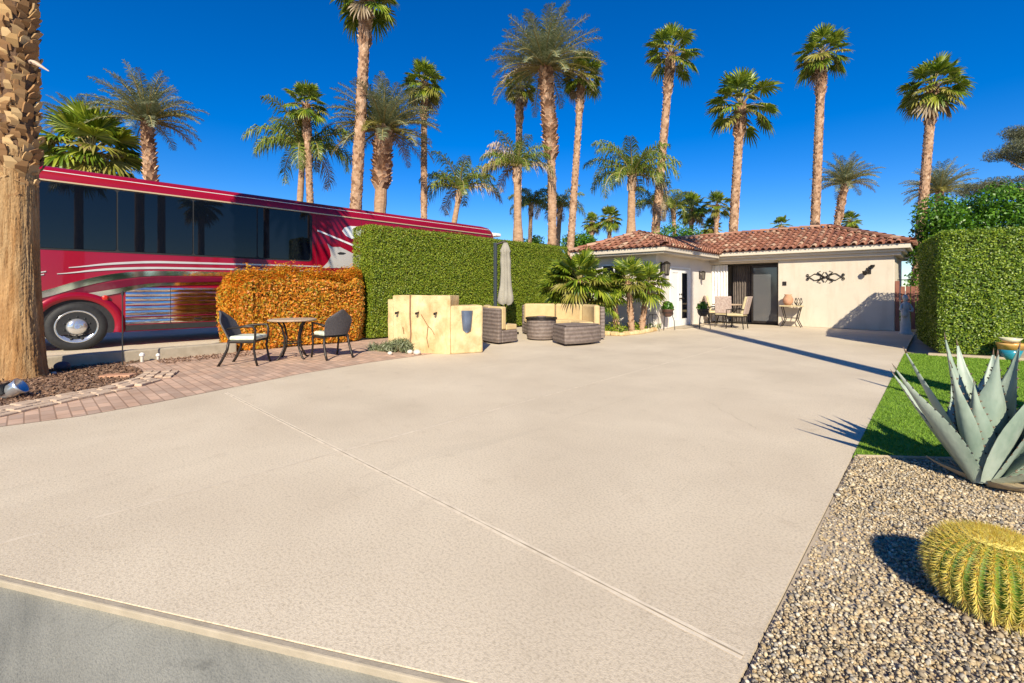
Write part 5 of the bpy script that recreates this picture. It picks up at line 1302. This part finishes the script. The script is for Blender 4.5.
LV = [(cdir + R(178), 55, .98, .075, .08), (cdir + R(150), 67, .98, .062, -.05), (cdir + R(196), 71, .93, .050, .05), (cdir + R(-98), 84, .90, .105, .04), (cdir + R(-52), 72, .88, .12, .10), (cdir + R(-8), 47, .95, .15, .28),
      (cdir + R(35), 62, 1.0, .10, .1), (cdir + R(72), 76, 1.02, .085, -.05), (cdir + R(108), 80, 1.0, .075, .03), (cdir + R(-35), 26, .80, .15, .50), (cdir + R(60), 45, .85, .10, .2), (cdir + R(110), 52, .85, .085, .15),
      (cdir + R(10), 84, .95, .07, .02), (cdir + R(-150), 78, .74, .070, .04), (cdir + R(20), 20, .8, .12, .5), (cdir + R(-25), 64, .92, .11, .05), (cdir + R(5), 75, .98, .085, .04)]
for az, el, L, Wd, cu_ in LV: agave_leaf(az + random.uniform(-.05, .05), R(el), L * random.uniform(.95, 1.03), Wd * 1.12, cu_)
for i in range(12):
    o = agave_leaf(random.uniform(0, 6.28), R(random.uniform(3, 14)), random.uniform(.16, .30), .035, .6, 1, False); o.name = 'dead_leaf'

pcx = G(996, 609)                                   # cactus
ca = thing('barrel_cactus', 'round golden barrel cactus with yellow spines in the gravel', 'cactus', pcx)
RB, HB, NR = .205, .285, 30
def cprof(f):                                       # f 0 bottom .. 1 crown centre
    a = R(-58 + 148 * f); r = RB * max(math.cos(a), 0) ** .86; z = HB * .50 + HB * .53 * math.sin(a)
    if f > .93: z -= .008 * ((f - .93) / .07) ** 2
    return r, z
b = MB(); nf = 26; nq = NR * 6; vs = []
for j in range(nf + 1):
    r, z = cprof(j / nf)
    for k in range(nq):
        q = 2 * PI * k / nq; rid = (abs(math.cos(q * NR / 2)) ** 1.1); amp = .115 * min(1, r / (.3 * RB)); vs.append((r * (1 - amp + amp * rid) * math.cos(q), r * (1 - amp + amp * rid) * math.sin(q), z))
b.add(vs, [(j * nq + k, j * nq + (k + 1) % nq, (j + 1) * nq + (k + 1) % nq, (j + 1) * nq + k) for j in range(nf) for k in range(nq)])
b.build('body', M_cact, ca, smooth=True)
b = MB(); vs = []; nq2 = 48
for f in np.linspace(.82, 1.0, 8):
    r, z = cprof(f)
    for k in range(nq2): vs.append(((r + .002) * math.cos(2 * PI * k / nq2), (r + .002) * math.sin(2 * PI * k / nq2), z + .007))
b.add(vs, [(j * nq2 + k, j * nq2 + (k + 1) % nq2, (j + 1) * nq2 + (k + 1) % nq2, (j + 1) * nq2 + k) for j in range(7) for k in range(nq2)])
b.build('woolly_crown', M_cwool, ca, smooth=True)
random.seed(8); b = MB()
def spine(p, d, L, r):
    t_ = d.orthogonal().normalized(); s_ = d.cross(t_); e = p + d * L
    b.add([p + t_ * r, p - t_ * r * .5 + s_ * r * .87, p - t_ * r * .5 - s_ * r * .87, e], [(0, 1, 3), (1, 2, 3), (2, 0, 3)])
for k in range(NR):
    q = 2 * PI * k / NR
    f = .06
    while f < .93:
        r, z = cprof(f); r2, z2 = cprof(f + .01); t_ = Vector(((r2 - r) * math.cos(q), (r2 - r) * math.sin(q), z2 - z)).normalized(); s_ = Vector((-math.sin(q), math.cos(q), 0)); o_ = s_.cross(t_).normalized()
        if o_.dot(Vector((math.cos(q), math.sin(q), .2))) < 0: o_ = -o_
        p = Vector((r * math.cos(q), r * math.sin(q), z)); sc = 1.0 if f < .8 else .8
        for m_ in range(12):
            an = m_ * 2 * PI / 12 + random.uniform(-.2, .2); d = (s_ * math.cos(an) + t_ * math.sin(an) + o_ * random.uniform(.35, .8)).normalized(); spine(p, d, random.uniform(.024, .040) * sc, .0013)
        for m_ in range(4): d = (o_ + s_ * random.uniform(-.3, .3) + t_ * random.uniform(-.5, .1)).normalized(); spine(p, d, random.uniform(.03, .042) * sc, .0014)
        f += .037
for i in range(900):
    f = random.uniform(.84, .995); r, z = cprof(f); q = random.uniform(0, 6.283); p = Vector((r * math.cos(q), r * math.sin(q), z + .006)); d = Vector((math.cos(q) * random.uniform(-.4, .7) + random.uniform(-.5, .5), math.sin(q) * random.uniform(-.4, .7) + random.uniform(-.5, .5), 1)).normalized(); spine(p, d, random.uniform(.008, .02), .0011)
b.build('spines', M_cspine, ca)
